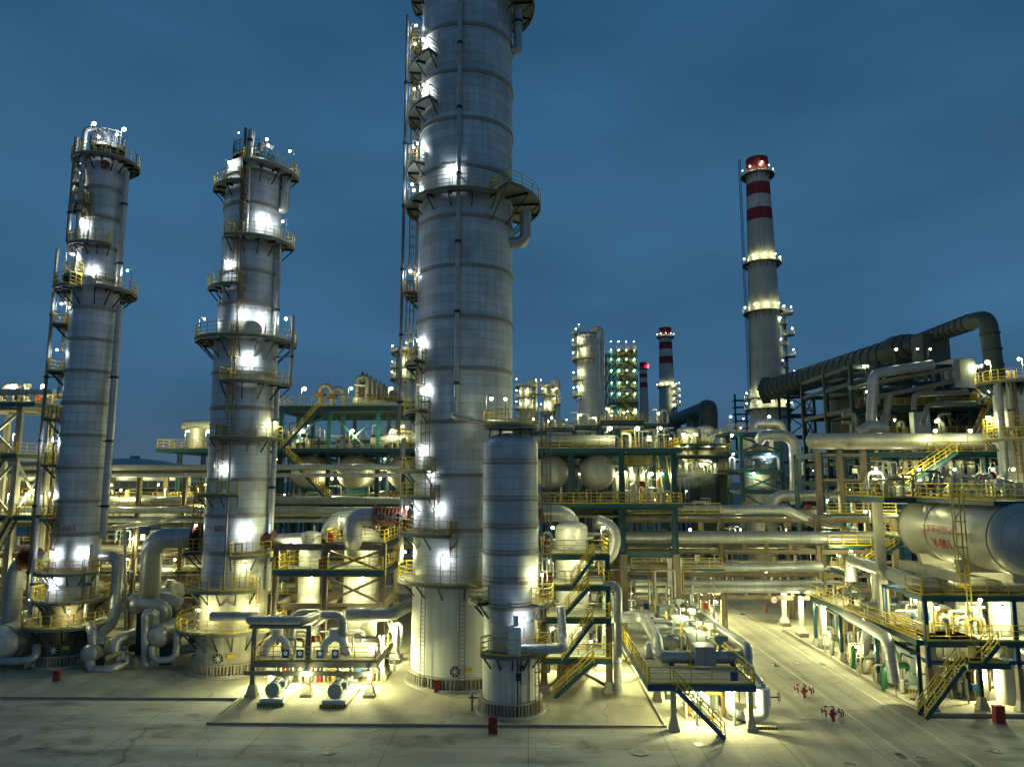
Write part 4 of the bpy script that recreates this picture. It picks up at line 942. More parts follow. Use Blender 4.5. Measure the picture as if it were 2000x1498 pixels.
for k, (zi, n_) in enumerate(((0, 30), (1, 34), (2, 30), (3, 26))): fill(RK, rx[0], rx[-1]+8, RY0-.4, RY0+6, rz[zi]+.4, n_, 2.2, r=(.05, .11))
for zi in (0, 1, 3):
    for a_, b_ in ((rx[1], rx[3]), (rx[3]+2, rx[4]), (rx[5], rx[6]+12)): deck(RK, rz[zi]+.5, a_, b_, RY0-1.0, RY0-.4, 'f', eh=.16)
fill(RK, rx[0], rx[-1]+8, RY0-2.5, RY0-.5, .02, 40, 5.5, r=(.05, .12))
# ------------------------------------------------------------------ left exchangers and big bends
def rack_shell(label, p, r, L, z_ground=0.0, m='pipe_cladding'):
    return drum(label, p, r, L, 'y', m=m, group='heat exchanger shells between the left columns', saddle_z=z_ground, noz=False, name='heat_exchanger', ends=.55)
e1 = P(174, 1276, 65.5); rack_shell('silver exchanger shell nearest the slim column, round end facing out', e1, .78, 9)
e2 = P(309, 1242, 66.0); rack_shell('silver exchanger shell with fat rounded end left of the wide column', e2, .98, 9)
e3 = P(266, 1178, 70.0); rack_shell('silver exchanger shell raised above the others, flat end', e3, .95, 8)
e0 = P(2, 1258, 66.0); rack_shell('pale green large shell cut by the left frame edge', e0, 1.7, 10, m='pale_cladding')
rb_ = MB()
def big(label, pts, r, m='pipe_cladding', bend=None, **k): return pipe(label, [P(*p) for p in pts], r, m, bend=bend, **k)
big('big blue grey bend from the wide column down to the raised exchanger', [(408, 1050, 67), (298, 1050, 67), (292, 1172, 70.5)], .95, bend=2.0)
big('big silver bend with rusty bellows left of the slim column', [(92, 1092, 69), (34, 1092, 69), (20, 1230, 69)], .72, bend=1.7)
big('silver bend leaving the slim column on its right and dropping down', [(190, 1086, 69), (232, 1086, 69), (222, 1214, 69), (196, 1236, 67), (192, 1262, 66.2)], .52, bend=1.2)
big('upside down U pipe between the two near exchangers', [(285, 1300, 66), (284, 1195, 66), (303, 1195, 66.3), (303, 1228, 66.6)], .36, bend=.85)
big('thick hook pipe on top of the fat exchanger', [(275, 1180, 68), (328, 1180, 68), (322, 1222, 68.5)], .5, bend=1.2)
big('low J pipe running under the nearest exchanger', [(175, 1290, 65.6), (178, 1308, 65.4), (215, 1308, 65.4), (258, 1288, 67)], .4, bend=.8)
big('low J pipe under the fat exchanger', [(297, 1262, 65.5), (300, 1290, 65.4), (345, 1286, 65.4), (348, 1218, 66)], .3, bend=.7)
big('bent pipe rising out of the nearest exchanger shell', [(225, 1272, 66), (225, 1250, 66), (262, 1238, 67.5)], .4, bend=.8)
big('second bent pipe off the nearest exchanger', [(182, 1262, 66), (180, 1228, 66), (168, 1222, 67), (205, 1212, 70)], .42, bend=.7)
big('short stub pipe rising off the raised exchanger', [(318, 1180, 75), (330, 1150, 75), (334, 1132, 75)], .42, bend=.7)
big('large branch pipe running right from the raised exchanger', [(300, 1165, 71), (330, 1170, 71), (352, 1180, 71)], .6, bend=.8)
big('silver pipe along the ground left of the wide column base', [(345, 1270, 68), (400, 1262, 68)], .42)
big('silver sloping header pipe passing behind the slim column base', [(-60, 1235, 68), (45, 1205, 70), (95, 1190, 73)], .55)
big('silver loop pipe at the lower left frame edge', [(5, 1280, 66), (8, 1292, 65), (70, 1288, 65), (72, 1262, 66)], .34, bend=.6)
for i, (px, py, Y) in enumerate(((240, 1286, 66), (236, 1268, 67.5), (385, 1282, 67), (60, 1300, 66))):
    valve(('blue wheeled valve low between the exchangers', 'blue wheeled valve just behind its twin between exchangers', 'small valve on the ground by the wide column base', 'small valve by the frame at the lower left')[i], P(px, py, Y), .8)
# rusty expansion bellows
def bellows(label, a, b, r, truss=True):
    a, b = Vector(a), Vector(b); T = Thing('expansion_bellows', label, 'bellows', tuple(a), 'rusty expansion bellows'); d = (b-a); n = 9; rad = []; pts = []
    for i in range(n*2+1): pts.append(a.lerp(b, i/(n*2))); rad.append(r*(1.0 if i % 2 else 1.16))
    T.part('bellows', MB().tube(pts, r, 16, radii=rad), 'rust')
    mb = MB(); flange(mb, a, d, r*1.35, .14, 18); flange(mb, b, d, r*1.35, .14, 18); T.part('flange', mb, 'rust')
    if truss:
        mb = MB(); o = Vector((0, -1, 0))*r*1.3; U = Vector((0, 0, r*.55)); L = a.lerp(b, .5)
        for s_ in (0, .5): p0, p1, pm = a.lerp(b, s_)+o, a.lerp(b, s_+.5)+o, a.lerp(b, s_+.25)+o; mb.bar(p0, pm+U, .1); mb.bar(pm+U, p1, .1); mb.bar(p0, pm-U, .1); mb.bar(pm-U, p1, .1); mb.bar(p0, p1, .07)
        T.part('tie_truss', mb, 'steel')
    return T
bellows('short rusty bellows joint in the bend left of the slim column', P(72, 1092, 69), P(48, 1092, 69), .82, False)
bellows('small orange rust bellows where the big bend meets the wide column', P(402, 1050, 67), P(384, 1050, 67), 1.02, False)
bellows('rust red bellows with diamond tie bars left of the huge column', P(797, 1009, 64), P(733, 1009, 64), .78)
big('silver elbow dropping from the diamond tie bellows', [(733, 1009, 64), (691, 1009, 64), (688, 1052, 64), (692, 1075, 66)], .85, bend=1.5)
big('silver elbow lying behind the one off the bellows', [(700, 1015, 69), (655, 1015, 69), (640, 1052, 69)], .85, bend=1.6)
bellows('pale red bellows on the stub right of the wide column', P(514, 1054, 66), P(536, 1054, 66), .62, False)
big('silver stub pipe right of the wide column', [(495, 1057, 66), (514, 1054, 66)], .68); big('silver stub from the red bellows to the capsule vessel', [(536, 1054, 66), (592, 1052, 66)], .55)

# ------------------------------------------------------------------ pump shelter with twin pumps
SY, SB = 58.4, 65.0
sx0, sxm, sx1 = gr(491, 1360).x, gr(597, 1362).x, gr(719, 1364).x
sz = zp(1292, sx0, SY); st = zp(1226, sx0, SY)
PS = frame('pump_shelter', 'low brown steel shelter over the twin pumps with yellow rails', 'steel structure', (sx0, sxm, sx1), (SY, SB), (sz,), m='steel', w=.36, decks=[(0, sx0, sx1+.4, SY-.1, SB, 'flr', 'concrete', 'steel')], beam_h=.4)
tb = MB()
for x in (sx0, sxm): tb.box(x-.18, SY-.14, sz+.08, x+.18, SY+.14, st); tb.bar((x, SY, st-.1), (x, SB, st-.1), .25)
tb.box(sx0-.4, SY-.16, st-.01, sxm+.2, SY+.16, st+.2); PS.part('portal', tb, 'steel', smooth=False)
tb = MB(); tb.box(sx0-.6, SY-.35, sz-.95, sx1, SY-.17, sz-.62); PS.part('cable_tray', tb, 'steel', smooth=False)
for i, px in enumerate((500, 600, 700)): lamp(PS, (X(px, SY+1.5, sz-.5)+.3, SY+1.6+i*.1, sz-.7), .1, 520, 'warm', (0, 0), .1)
for x_ in (sxm, sx1): lamp(PS, (x_, SY-.45, 1.7), .35, 240, 'warm', (0, 0), .12)
for px in (548, 615, 700): lamp(PS, (X(px, SB-.3, sz), SB-.3, sz+.06), 2.3, 240, 'warm', (0, -.3), .13)
for px in (558, 586, 625, 655): x = X(px, SY-.1, sz); PS.part('notice_board', MB().box(x-.28, SY-.23, sz+.35, x+.28, SY-.20, sz+1.0), 'blue_paint')
for px in (558, 586, 625, 655): x = X(px, SY-.1, sz); PS.part('notice_disc', MB().disc((x, SY-.235, sz+.72), .17, 'y', 14), 'white_paint')
pa = gr(530, 1378); pb = gr(652, 1381)
pump('left pump set on white base with hazard stripes under the shelter', (pa.x, pa.y-.1, .012), 4.2, 1.75); pump('right pump set on white base with hazard stripes under the shelter', (pb.x, pb.y-.1, .012), 4.2, 1.75)
for px, lab in ((540, 'white forked suction pipes over the left pump on the shelter deck'), (652, 'white forked suction pipes over the right pump on the shelter deck')):
    T = Thing('forked_pipe', lab, 'pipe', (X(px, 61, sz), 61, sz+.07), 'forked pipes on the pump shelter'); x = T.loc.x
    T.part('riser', MB().tube([(x, 61, sz+1.1), (x, 61, sz+2.05)], .46, 16), 'white_paint')
    T.part('branch', MB().tube([(x, 61, sz+1.45), (x-.6, 60.5, sz+1.0), (x-.7, 60.2, sz+.07)], .33, 14, bend=.6), 'white_paint'); T.part('branch', MB().tube([(x, 61, sz+1.45), (x+.9, 60.5, sz+1.1), (x+1.35, 60.3, sz+.07)], .28, 14, bend=.6), 'white_paint')
zt_ = st+.55
pipe('silver pipe zigzagging over the shelter portal from the wide column', [P(412, 1203, 61), P(508, 1203, 61), (X(482, SY, zt_), SY+.1, zt_), (X(592, SY, zt_), SY+.1, zt_), (X(622, 61, zt_), 61, zt_), (X(668, 61, zt_), 61, zt_), (X(672, 61, sz), 61, sz+.1)], .36, bend=.75)
pipe('silver branch pipe dropping behind the zigzag pipe onto the deck', [(X(622, 62, zt_), 62, zt_), (X(575, 62, zt_), 62, zt_), (X(570, 62, zt_), 62, sz+.1)], .3, bend=.7)
big('fat silver pipe curving into the huge column behind the shelter', [(678, 1199, 62.5), (765, 1199, 62.5), (800, 1180, 64), (815, 1180, 64.5)], .56, bend=1.3)
# tall frame behind the shelter
HY, HB = 64.5, 71.0
hz = [zp(p, -14, HY) for p in (1178, 1114, 1062)]; hx = [X(p, HY, hz[1]) for p in (539, 635, 748)]
HF = frame('vessel_frame', 'tall brown steel frame with two vessels behind the pump shelter', 'steel structure', hx, (HY, HB), hz, m='brown_concrete', w=.5, braces=[('x', 1, 0, 1), ('x', 1, 0, 2), ('y', 0, 0, 0), ('y', 2, 0, 0)], decks=[(1, hx[0], hx[2], HY-.3, HB, 'flr'), (2, hx[1], hx[2], HY+.2, HB, 'flr')])
for px, z in ((560, hz[1]), (640, hz[1]), (720, hz[1]), (600, hz[0]), (700, hz[0]), (660, hz[2]), (740, hz[2])): lamp(HF, (X(px, HY+.4, z), HY+.5, z+.06), 2.2, 260, 'warm', (.3, 0), .13)
lamp(HF, (X(503, 66, hz[0]), 66, hz[0]-1), 1.2, 160, 'warm', (.3, 0), .2); lamp(HF, (hx[1], HB, 2.5), 1.0, 400, 'warm', (0, .3), .13); lamp(HF, (hx[2], HB, 2.0), 1.0, 400, 'warm', (0, .3), .13)
stairs(HF, (X(585, HB+.5, hz[0]-5), HB+.6, hz[0]-5), (X(640, HB+.5, hz[0]), HB+.6, hz[0]), .9)
x = X(605, 67.5, hz[1]); vessel('slim white capsule vessel standing in the brown frame', (x, 67.5), .98, 2.2, zp(1046, x, 67.5), skirt=0.012, manway_ang=270)
x = X(706, 68.5, hz[1]); vessel('stout white vessel standing in the right bay of the brown frame', (x, 68.5), 1.6, 3.0, zp(1046, x, 68.5), skirt=0.012)
def hose_box(px, py, Y, z, label, s=1.0):
    c_ = P(px, py, Y) if z is None else Vector((X(px, Y, z), Y, z)); T = Thing('hose_box', label, 'fire box', tuple(c_), 'red fire boxes'); mb = MB(); mb.cbox((c_.x, c_.y, c_.z+.55*s), (.6*s, .42*s, 1.06*s)); T.part('cabinet', mb, 'red_paint', smooth=False)
    d = MB(); d.cbox((c_.x, c_.y-.225*s, c_.z+.55*s), (.5*s, .02, .94*s)); q = T.part('door', d, 'red_paint', smooth=False); T.sub(q, 'handle', MB().bar((c_.x+.17*s, c_.y-.25*s, c_.z+.45*s), (c_.x+.17*s, c_.y-.25*s, c_.z+.68*s), .03), 'steel')
    T.part('plinth', MB().cbox((c_.x, c_.y, c_.z+.012), (.66*s, .48*s, .03)), 'concrete', smooth=False)
hose_box(628, 1100, HY+.4, hz[1]+.07, 'red fire box on the middle floor of the brown vessel frame', .8); hose_box(646, 1060, HY+.8, hz[2]+.07, 'red fire box on the top floor of the brown vessel frame', .8)
g = gr(963, 1433); hose_box(0, 0, 0, None, '', 1) if False else None
def ground_box(px, py, label, s=1.0): g = gr(px, py); hose_box(px, py, g.y, .013, label, s)
ground_box(963, 1432, 'tall red fire box on the kerb before the domed column', 1.0); ground_box(855, 1352, 'red fire box at the foot of the huge column', .9); ground_box(110, 1330, 'red fire box in front of the slim left column', .8); ground_box(1952, 1412, 'red fire box by the right kerb at the frame edge', 1.1); ground_box(623, 1332, 'red fire box behind the twin pumps', .8)
def lit_post(px, py, h, label, pw=500, Y=None):
    g = gr(px, py); T = Thing('lamp_post', label, 'lamp', (g.x, g.y, .012), 'white ground lamp posts'); T.part('pedestal', MB().cbox((g.x, g.y, .22), (1.1, 1.1, .42)), 'concrete', smooth=False); T.part('shoe', MB().cbox((g.x, g.y, .75), (.9, .9, .64), taper=.55), 'white_paint', smooth=False)
    T.part('post', MB().cbox((g.x, g.y, 1.07+(h-1.07)/2), (.45, .42, h-1.07)), 'white_paint', smooth=False); lamp(T, (g.x, g.y-.35, h-.5), .45, pw, 'warm', (0, -.15), .15)
lit_post(745, 1325, 3.6, 'bright white post with lamp beside the huge column', 900); lit_post(770, 1294, 3.6, 'bright white post with lamp farther back beside the huge column', 900)

# ------------------------------------------------------------------ stair tower right of the domed column
TY, TB = 60.0, 66.5
tz = [zp(p, 6, TY) for p in (1284, 1206, 1143, 1083)]; tx = [X(1062, TY, tz[1]), X(1188, TY, tz[1])]
ST = frame('stair_tower', 'zigzag stair tower with teal floors and yellow rails beside the domed column', 'stair tower', tx, (TY, TB), tz, m='teal_paint', w=.4, lower=(5.2, 'brown_concrete'), braces=[('x', 0, 1, 0), ('x', 0, 1, 1), ('x', 0, 1, 2), ('y', 1, 0, 1)], decks=[(k, tx[0], tx[1], TY-.6, TB, 'flr') for k in range(4)])
sxs = lambda px, z: X(px, TY-1.6, z)
stairs(ST, (sxs(1083, 0), TY-1.7, .02), (sxs(1160, tz[0]), TY-1.7, tz[0]), 1.0)
stairs(ST, (sxs(1098, tz[0]), TY-1.7, tz[0]), (sxs(1158, tz[1]), TY-1.7, tz[1]), 1.0)
stairs(ST, (sxs(1092, tz[1]), TY-1.7, tz[1]), (sxs(1150, tz[2]), TY-1.7, tz[2]), 1.0)
stairs(ST, (sxs(1116, tz[2]), TY-1.7, tz[2]), (sxs(1160, tz[3]), TY-1.7, tz[3]), 1.0)
for k, px in ((0, 1075), (0, 1130), (0, 1180), (1, 1072), (1, 1150), (2, 1072), (2, 1130), (2, 1182), (3, 1075), (3, 1175)): lamp(ST, (X(px, TY+.6, tz[k]), TY+.7, tz[k]+.06), 2.2, 200, 'warm', (.2, 0), .13)
lamp(ST, (tx[0]+1.5, TB, 1.5), 1.2, 800, 'warm', (0, -.2)); lamp(ST, (tx[1]-1, TB-1, 1.5), 1.4, 700, 'warm', (0, -.2))
x = X(1117, 64.5, tz[2]); vessel('squat white vessel with domed top inside the stair tower', (x, 64.5), 1.45, 2.5, zp(1032, x, 64.5), skirt=.012, manway_ang=262)
hose_box(1066, 0, TY-.2, tz[3]+.07, 'red fire box on the top floor of the stair tower'); hose_box(1072, 0, TY-.2, tz[2]+.07, 'red fire box one floor below the top of the stair tower')
big('fat silver C shaped pipe curving at the top right of the stair tower', [(1165, 1018, 66), (1196, 1030, 66), (1200, 1058, 66), (1190, 1090, 66), (1150, 1096, 66)], .62, bend=1.2)
big('silver downpipe standing just right of the stair tower', [(1178, 1142, 59.6), (1207, 1142, 59.6), (1207, 1352, 59.6)], .33, bend=.8)
big('second silver downpipe close behind the stair tower post', [(1192, 1210, 63), (1192, 1168, 63), (1186, 1165, 63), (1183, 1290, 63)], .4, bend=.5)
big('large silver elbow behind the domed column top right', [(1050, 1002, 72), (1100, 1002, 72), (1116, 1020, 73)], .85, bend=1.5)
big('rust red cross braced pipe end behind the domed column', [(1052, 1008, 71), (1062, 1006, 71)], .7, 'rust')

# ------------------------------------------------------------------ long pump deck in the middle
DY0, DY1 = gr(1318, 1428).y+.2, 78.0
dx0, dx1 = gr(1318, 1428).x, gr(1466, 1426).x
dz = zp(1334, dx0, DY0); yy = [DY0+i*(DY1-DY0-1)/4 for i in range(5)]
xL = X(1269, DY0-.5, dz); xR = X(1472, DY0-.5, dz)
PD = frame('pump_deck', 'long low blue edged deck with valve boxes beside the road', 'steel structure', (dx0, dx1), yy, (dz,), m='blue_paint', w=.27, lower=(dz-.5, 'concrete'), decks=[(0, xL, xR, DY0-.5, DY1, 'flr', 'concrete', 'blue_paint')])
stairs(PD, (gr(1414, 1440).x, DY0-1.6, .0), (X(1322, DY0-1.6, dz), DY0-1.6, dz), 1.0, m='blue_paint')
for i, y in enumerate(yy): lamp(PD, (dx0+1.5, y+1.0, dz-.75), .1, 750, 'warm', (0, 0), .12); lamp(PD, (dx1-1.2, y+.8, dz-.75), .1, 650, 'warm', (0, 0), .12)
for i, (px, py) in enumerate(((1362, 1262), (1395, 1222), (1330, 1240))): y = (60, 70, 66)[i]; lamp(PD, (X(px, y, dz), y, dz+.06), 2.4, 260, 'warm', (.3, 0), .12)
sgn = MB(); x = X(1434, DY0-.6, dz); sgn.box(x-.25, DY0-.68, dz+.35, x+.25, DY0-.66, dz+.95); PD.part('notice_board', sgn, 'blue_paint')
rows = [(56.0, 1284, 1280), (61.0, 1252, 0), (67.0, 1225, 0), (73.5, 1203, 0)]
for i, (y, py, _) in enumerate(rows):
    zc = zp((1283, 1253, 1222, 1200)[i], 14, y); xa = X((1300, 1295, 1345, 1355)[i], y, zc); xb = X((1424, 1392, 1385, 1345)[i], y, zc); xb = max(xb, xa+4)
    xm = X((1373, 1356, 1325, 1300)[i], y, zc); xa = xm-3.2; xb = xm+2.8
    nm = ('nearest', 'second', 'third', 'farthest')[i]
    T = Thing('control_station', '%s valve station on the long deck, silver pipe through a grey box' % nm, 'valve station', (xm, y, dz+.065), 'valve stations on the long pump deck')
    T.part('pipe', MB().tube([(xa, y, zc), (xb, y, zc)], .46, 16), 'pipe_cladding'); T.part('end_cap', MB().tube([(xb, y, zc), (xb+.75, y, zc)], .58, 16), 'pale_cladding')
    T.part('valve_box', MB().cbox((xm, y, zc+.1), (1.55, 1.7, 1.6), taper=.94), 'grey_panel', smooth=False)
    a = MB(); a.tube([(xm+1.3, y, zc+.3), (xm+1.3, y, zc+1.5)], .12, 8); a.cbox((xm+1.3, y, zc+1.3), (.5, .5, .55)); a.tube([(xm+.9, y, zc+1.35), (xm+1.9, y, zc+1.35)], .18, 10); T.part('actuator', a, 'machine_grey')
    s_ = MB()
    for xx in (xa+.8, xb-.6): s_.cbox((xx, y, dz+.07+(zc-.46-dz-.07)/2), (.35, .6, zc-.46-dz-.07))
    T.part('support', s_, 'blue_paint'); l_ = MB(); l_.bar((xm-1.1, y-.6, dz+.07), (xm-1.1, y-.6, dz+2.1), .07); l_.bar((xm-1.1, y-.1, dz+.07), (xm-1.1, y-.1, dz+2.1), .07); l_.bar((xm-1.1, y-.6, dz+1.1), (xm-1.1, y-.1, dz+1.1), .06); T.part('step_ladder', l_, 'yellow_paint')
z0_ = zp(1283, 14, 56)
pipe('silver pipe stepping down from the stair tower to the nearest valve station', [P(1185, 1205, 62), P(1258, 1205, 62), P(1282, 1248, 58), (X(1286, 56, z0_), 56, z0_), (X(1330, 56, z0_), 56, z0_)], .46, bend=1.0)
big('white drop pipe behind the stepping silver pipe', [(1225, 1222, 64), (1262, 1228, 64), (1300, 1228, 65)], .42, bend=.8); big('cream bend lying on the deck behind the nearest station', [(1270, 1290, 58), (1270, 1255, 59), (1322, 1250, 60)], .5, bend=.9)
pipe('long silver pipe along the road side of the pump deck ending in a downward bend', [P(1325, 1172, 80), (X(1462, 55.5, dz+1.4), 55.5, dz+1.4), (X(1462, 55, dz), 55, dz-.05), P(1490, 1345, 52.6), P(1492, 1372, 52.4)], .38, bend=.8)
hw = P(1492, 1402, 52.3); T = Thing('valve_station', 'bright white valve casing with black handwheel at the deck corner', 'valve', (hw.x, hw.y, .012)); T.part('casing', MB().tube([(hw.x, hw.y, 1.35), (hw.x, hw.y, 2.55)], .5, 18), 'white_paint')
w_ = MB(); w_.tube([(hw.x+.5, hw.y, 1.95), (hw.x+1.1, hw.y, 1.95)], .05, 6); w_.lathe([(.26, -.02), (.32, -.02), (.32, .02), (.26, .02)], (hw.x+1.1, hw.y, 1.95), 'x', 16, closed_profile=True); w_.bar((hw.x+1.1, hw.y, 1.66), (hw.x+1.1, hw.y, 2.24), .04); T.part('handwheel', w_, 'stripe_black')
T.part('bend', MB().tube([(hw.x, hw.y, 1.4), (hw.x, hw.y, .75), (hw.x-1.2, hw.y+.2, .7)], .4, 14, bend=.6), 'white_paint'); T.part('foot', MB().cbox((hw.x, hw.y, .1), (1.6, 1.2, .2)), 'concrete', smooth=False)
st_ = MB(); st_.box(hw.x-.79, hw.y-.62, .02, hw.x+.79, hw.y-.605, .19); q = T.part('hazard_band', st_, 'yellow_paint'); st_ = MB()
for i in range(6): x = hw.x-.72+i*.25; st_.hexa([(x, hw.y-.63, .025), (x+.1, hw.y-.63, .025), (x+.1, hw.y-.622, .025), (x, hw.y-.622, .025), (x+.08, hw.y-.63, .185), (x+.18, hw.y-.63, .185), (x+.18, hw.y-.622, .185), (x+.08, hw.y-.622, .185)])
T.sub(q, 'stripe', st_, 'stripe_black')
big('silver U pipe hanging under the front of the pump deck', [(1405, 1330, 54), (1425, 1345, 53.6), (1425, 1392, 53.4), (1462, 1402, 53.2), (1478, 1402, 53)], .34, bend=.6)
for i in range(4):
    y = DY0+2.5+i*5.6; pump(('pump set under the front of the long deck', 'second pump set under the long deck', 'third pump set under the long deck', 'rearmost pump set under the long deck')[i], (dx0+2.6, y, .012), 3.2, 1.3, group='pump sets under the long deck')
# road furniture: hydrants in red and white guards
for i, (px, py) in enumerate(((1571, 1362), (1627, 1408), (1378, 1188))):
    g = gr(px, py); w3 = ('farther of the two beside the road line', 'nearer of the two beside the road line', 'far off by the pipe bridge column')[i]
    T = Thing('fire_hydrant', 'red hydrant inside a striped guard, '+w3, 'hydrant', (g.x, g.y, 0), 'guarded hydrants'); T.part('barrel', MB().lathe([(.13, 0), (.13, .6), (.17, .65), (.17, .7), (.08, .82), (0, .85)], (g.x, g.y, 0), 'z', 16), 'red_paint')
    T.part('outlet', MB().tube([(g.x-.26, g.y, .5), (g.x+.26, g.y, .5)], .08, 10), 'red_paint')
    T = Thing('hydrant_guard', 'red and white pipe guard round a hydrant, '+w3, 'barrier', (g.x, g.y, 0), 'hydrant guards')
    for sx_, sy_ in ((-1, 0), (1, 0), (0, -1), (0, 1)):
        c0 = Vector((g.x+sx_*.6, g.y+sy_*.6, 0)); t_ = Vector((sy_, sx_, 0))*.36; a, b = c0-t_, c0+t_
        up = MB(); up.tube([a+Vector((0, 0, .45)), a+Vector((0, 0, .82)), b+Vector((0, 0, .82)), b+Vector((0, 0, .45))], .055, 8, bend=.15); h_ = T.part('hoop', up, 'red_paint')
        lo = MB().tube([a, a+Vector((0, 0, .45))], .055, 8); lo2 = MB().tube([b, b+Vector((0, 0, .45))], .055, 8); lo3 = MB().tube([c0-t_*.35+Vector((0, 0, .82)), c0+t_*.35+Vector((0, 0, .82))], .062, 8); [T.sub(h_, 'white_sleeve', k_, 'white_paint') for k_ in (lo, lo2, lo3)]

random.seed(12)
fill(PS, sx0+.4, sx1-.3, SY+2.5, SB-.3, .02, 40, 2.1); fill(PS, sx0+.6, sx1, SY+2, SB-.6, sz+.07, 14, 1.5)
fill(PD, dx0+.3, dx1-.2, DY0+.8, DY1-3, .02, 70, 2.4); fill(PD, xL+2.5, xR-.6, 57.5, DY1-1, dz+.07, 40, 1.6, r=(.05, .12))
fill(ST, tx[0]+.5, tx[1]-.4, TY+2.5, TB+4, .02, 22, 2.6); fill(HF, hx[0], hx[2], HY+1, HB+3, .02, 30, 3.2)
for k in range(4): fill(ST, tx[0]+.4, tx[1]-.4, TY+3.5, TB-.3, tz[k]+.07, 6, 1.7)
mb = MB(); mb.bar((tx[0]+.2, TY, .4), (tx[0]+3.4, TY, tz[0]-.5), .22); ST.part('brace', mb, 'concrete'); mb = MB(); mb.bar((tx[1]-.2, TY+.5, .4), (tx[1]-3.6, TY+.5, tz[0]-.5), .22); ST.part('brace', mb, 'brown_concrete')
# ------------------------------------------------------------------ pipe bridge over the road
BY, BB = 81.5, 91.0
bxs = [X(1222, BY, 5), gr(1420, 1243).x, X(1606, BY, 3), X(1752, BY, 6)]
lev = [zp(1162, 25, BY), zp(1118, 25, BY), zp(1073, 25, BY), zp(1012, 25, BY)]
PB = frame('pipe_bridge', 'brown concrete pipe bridge spanning the road', 'pipe rack', bxs, (BY, BB), lev, m='brown_concrete', w=.62, foot=False, beam_h=.48)
bb = MB()
for px in (1455, 1500, 1545): x = X(px, BY, lev[1]); bb.box(x-.2, BY-.2, lev[0]+.01, x+.2, BY+.2, lev[1]-.49); bb.box(x-.2, BY-.2, lev[2]+.01, x+.2, BY+.2, lev[3]-.49)
PB.part('post', bb, 'brown_concrete', smooth=False)
for py, r, a, b, lab in ((995, .50, 1225, 1535, 'silver pipe along the top of the bridge bending down at its right end'), (1049, .68, 1205, 1752, 'thickest silver pipe crossing the bridge'), (1107, .55, 1212, 1605, 'silver pipe on the middle level of the bridge'), (1150, .42, 1240, 1605, 'silver pipe just over the lowest bridge beam'), (1138, .36, 1240, 1605, 'silver pipe between the two thick ones low on the bridge')):
    z = zp(py, 25, BY-.8); pts = [(X(a, BY-.8, z), BY-.8, z), (X(b, BY-.8, z), BY-.8, z)]
    if py == 995: pts += [P(1590, 1022, BY+1), P(1640, 1024, BY+3)]
    pipe(lab, pts, r, bend=1.4)
random.seed(5)
for lv in range(4):
    y = BY+.8
    while y < BB-.5:
        r = random.choice((.15, .2, .28, .35)); y += r+.1; pipe('steel pipe among the parallel pipes behind the bridge front', [(bxs[0]-6, y, lev[lv]+r+.01), (X(random.choice((1700, 1800, 1900)), y, 6), y, lev[lv]+r+.01)], r, random.choice(('steel', 'steel', 'brown_concrete', 'pipe_cladding')), 'pipes on the bridge', seg=8); y += r+random.uniform(.5, 1.8)
for px, k in ((1260, 1), (1350, 2), (1450, 2), (1540, 2), (1330, 0), (1500, 0), (1640, 1), (1700, 2), (1620, 3), (1280, 3)): lamp(PB, (X(px, BY+4, lev[k]), BY+4.5, lev[k]+.8), 1.2, 260, 'warm', (0, -.2), .14)
for px in (1305, 1350, 1235, 1395): lamp(PB, (X(px, BB, 3), BB+.5, 1.5), 1.8, 500, 'warm', (0, -.2), .14)
# round limit sign
s_ = P(1512, 1171, BY-.45); T = Thing('height_limit_sign', 'round red rimmed limit sign reading 5m hung on the bridge beam', 'sign', tuple(s_))
T.part('plate', MB().tube([(s_.x, s_.y, s_.z), (s_.x, s_.y+.04, s_.z)], .42, 28), 'white_paint'); T.part('rim', MB().lathe([(.33, -.02), (.43, -.02), (.43, .0), (.33, .0)], s_, 'y', 28, closed_profile=True), 'red_paint')
def flat_text(T, text, c, size, m='stripe_black', name='lettering', rot=(R(90), 0, 0)):
    cu = bpy.data.curves.new('lettering', 'FONT'); cu.body = text; cu.size = size; cu.align_x = 'CENTER'; cu.align_y = 'CENTER'; ob = bpy.data.objects.new('lettering_curve', cu); COL.objects.link(ob)
    me = bpy.data.meshes.new_from_object(ob.evaluated_get(bpy.context.evaluated_depsgraph_get())); bpy.data.objects.remove(ob); me.materials.clear(); me.materials.append(M[m])
    o = bpy.data.objects.new(name, me); COL.objects.link(o); o.rotation_euler = rot; o.location = Vector(c)-T.loc; o.parent = T.o; return o
flat_text(T, '5m', (s_.x, s_.y-.015, s_.z), .36)
# white cable ducts standing at the bridge's left column
for px, w_ in ((1312, .8), (1329, .35)): a = X(px, BY-1.6, 6); single('cable_duct', ('broad' if w_ > .5 else 'narrow')+' white cable duct standing before the bridge by the teal post', 'cable duct', MB().box(a-w_/2, BY-1.8, .012, a+w_/2, BY-1.4, zp(1086, a, BY)), 'white_paint', (a, BY-1.6, 0), smooth=False)
for px, py, pw in ((1388, 1236, 700),): g = gr(px, py); T = Thing('lamp_post', 'lamp post glowing at the left edge of the road under the bridge', 'lamp', (g.x, g.y, 0)); lamp(T, (g.x, g.y, 0), 4.2, pw, 'warm', (-.6, 0), .3)
for px, py, lab in ((1533, 1222, 'white lamp post farthest back beyond the bridge'), (1567, 1243, 'white lamp post right of the road under the bridge'), (1611, 1266, 'white lamp post at the bridge right column')): lit_post(px, py, 4.3, lab, 600)
pipe('grey service pipe bent over the road edge under the bridge', [P(1380, 1176, 86), P(1398, 1200, 84), P(1402, 1260, 80)], .2, bend=.6)
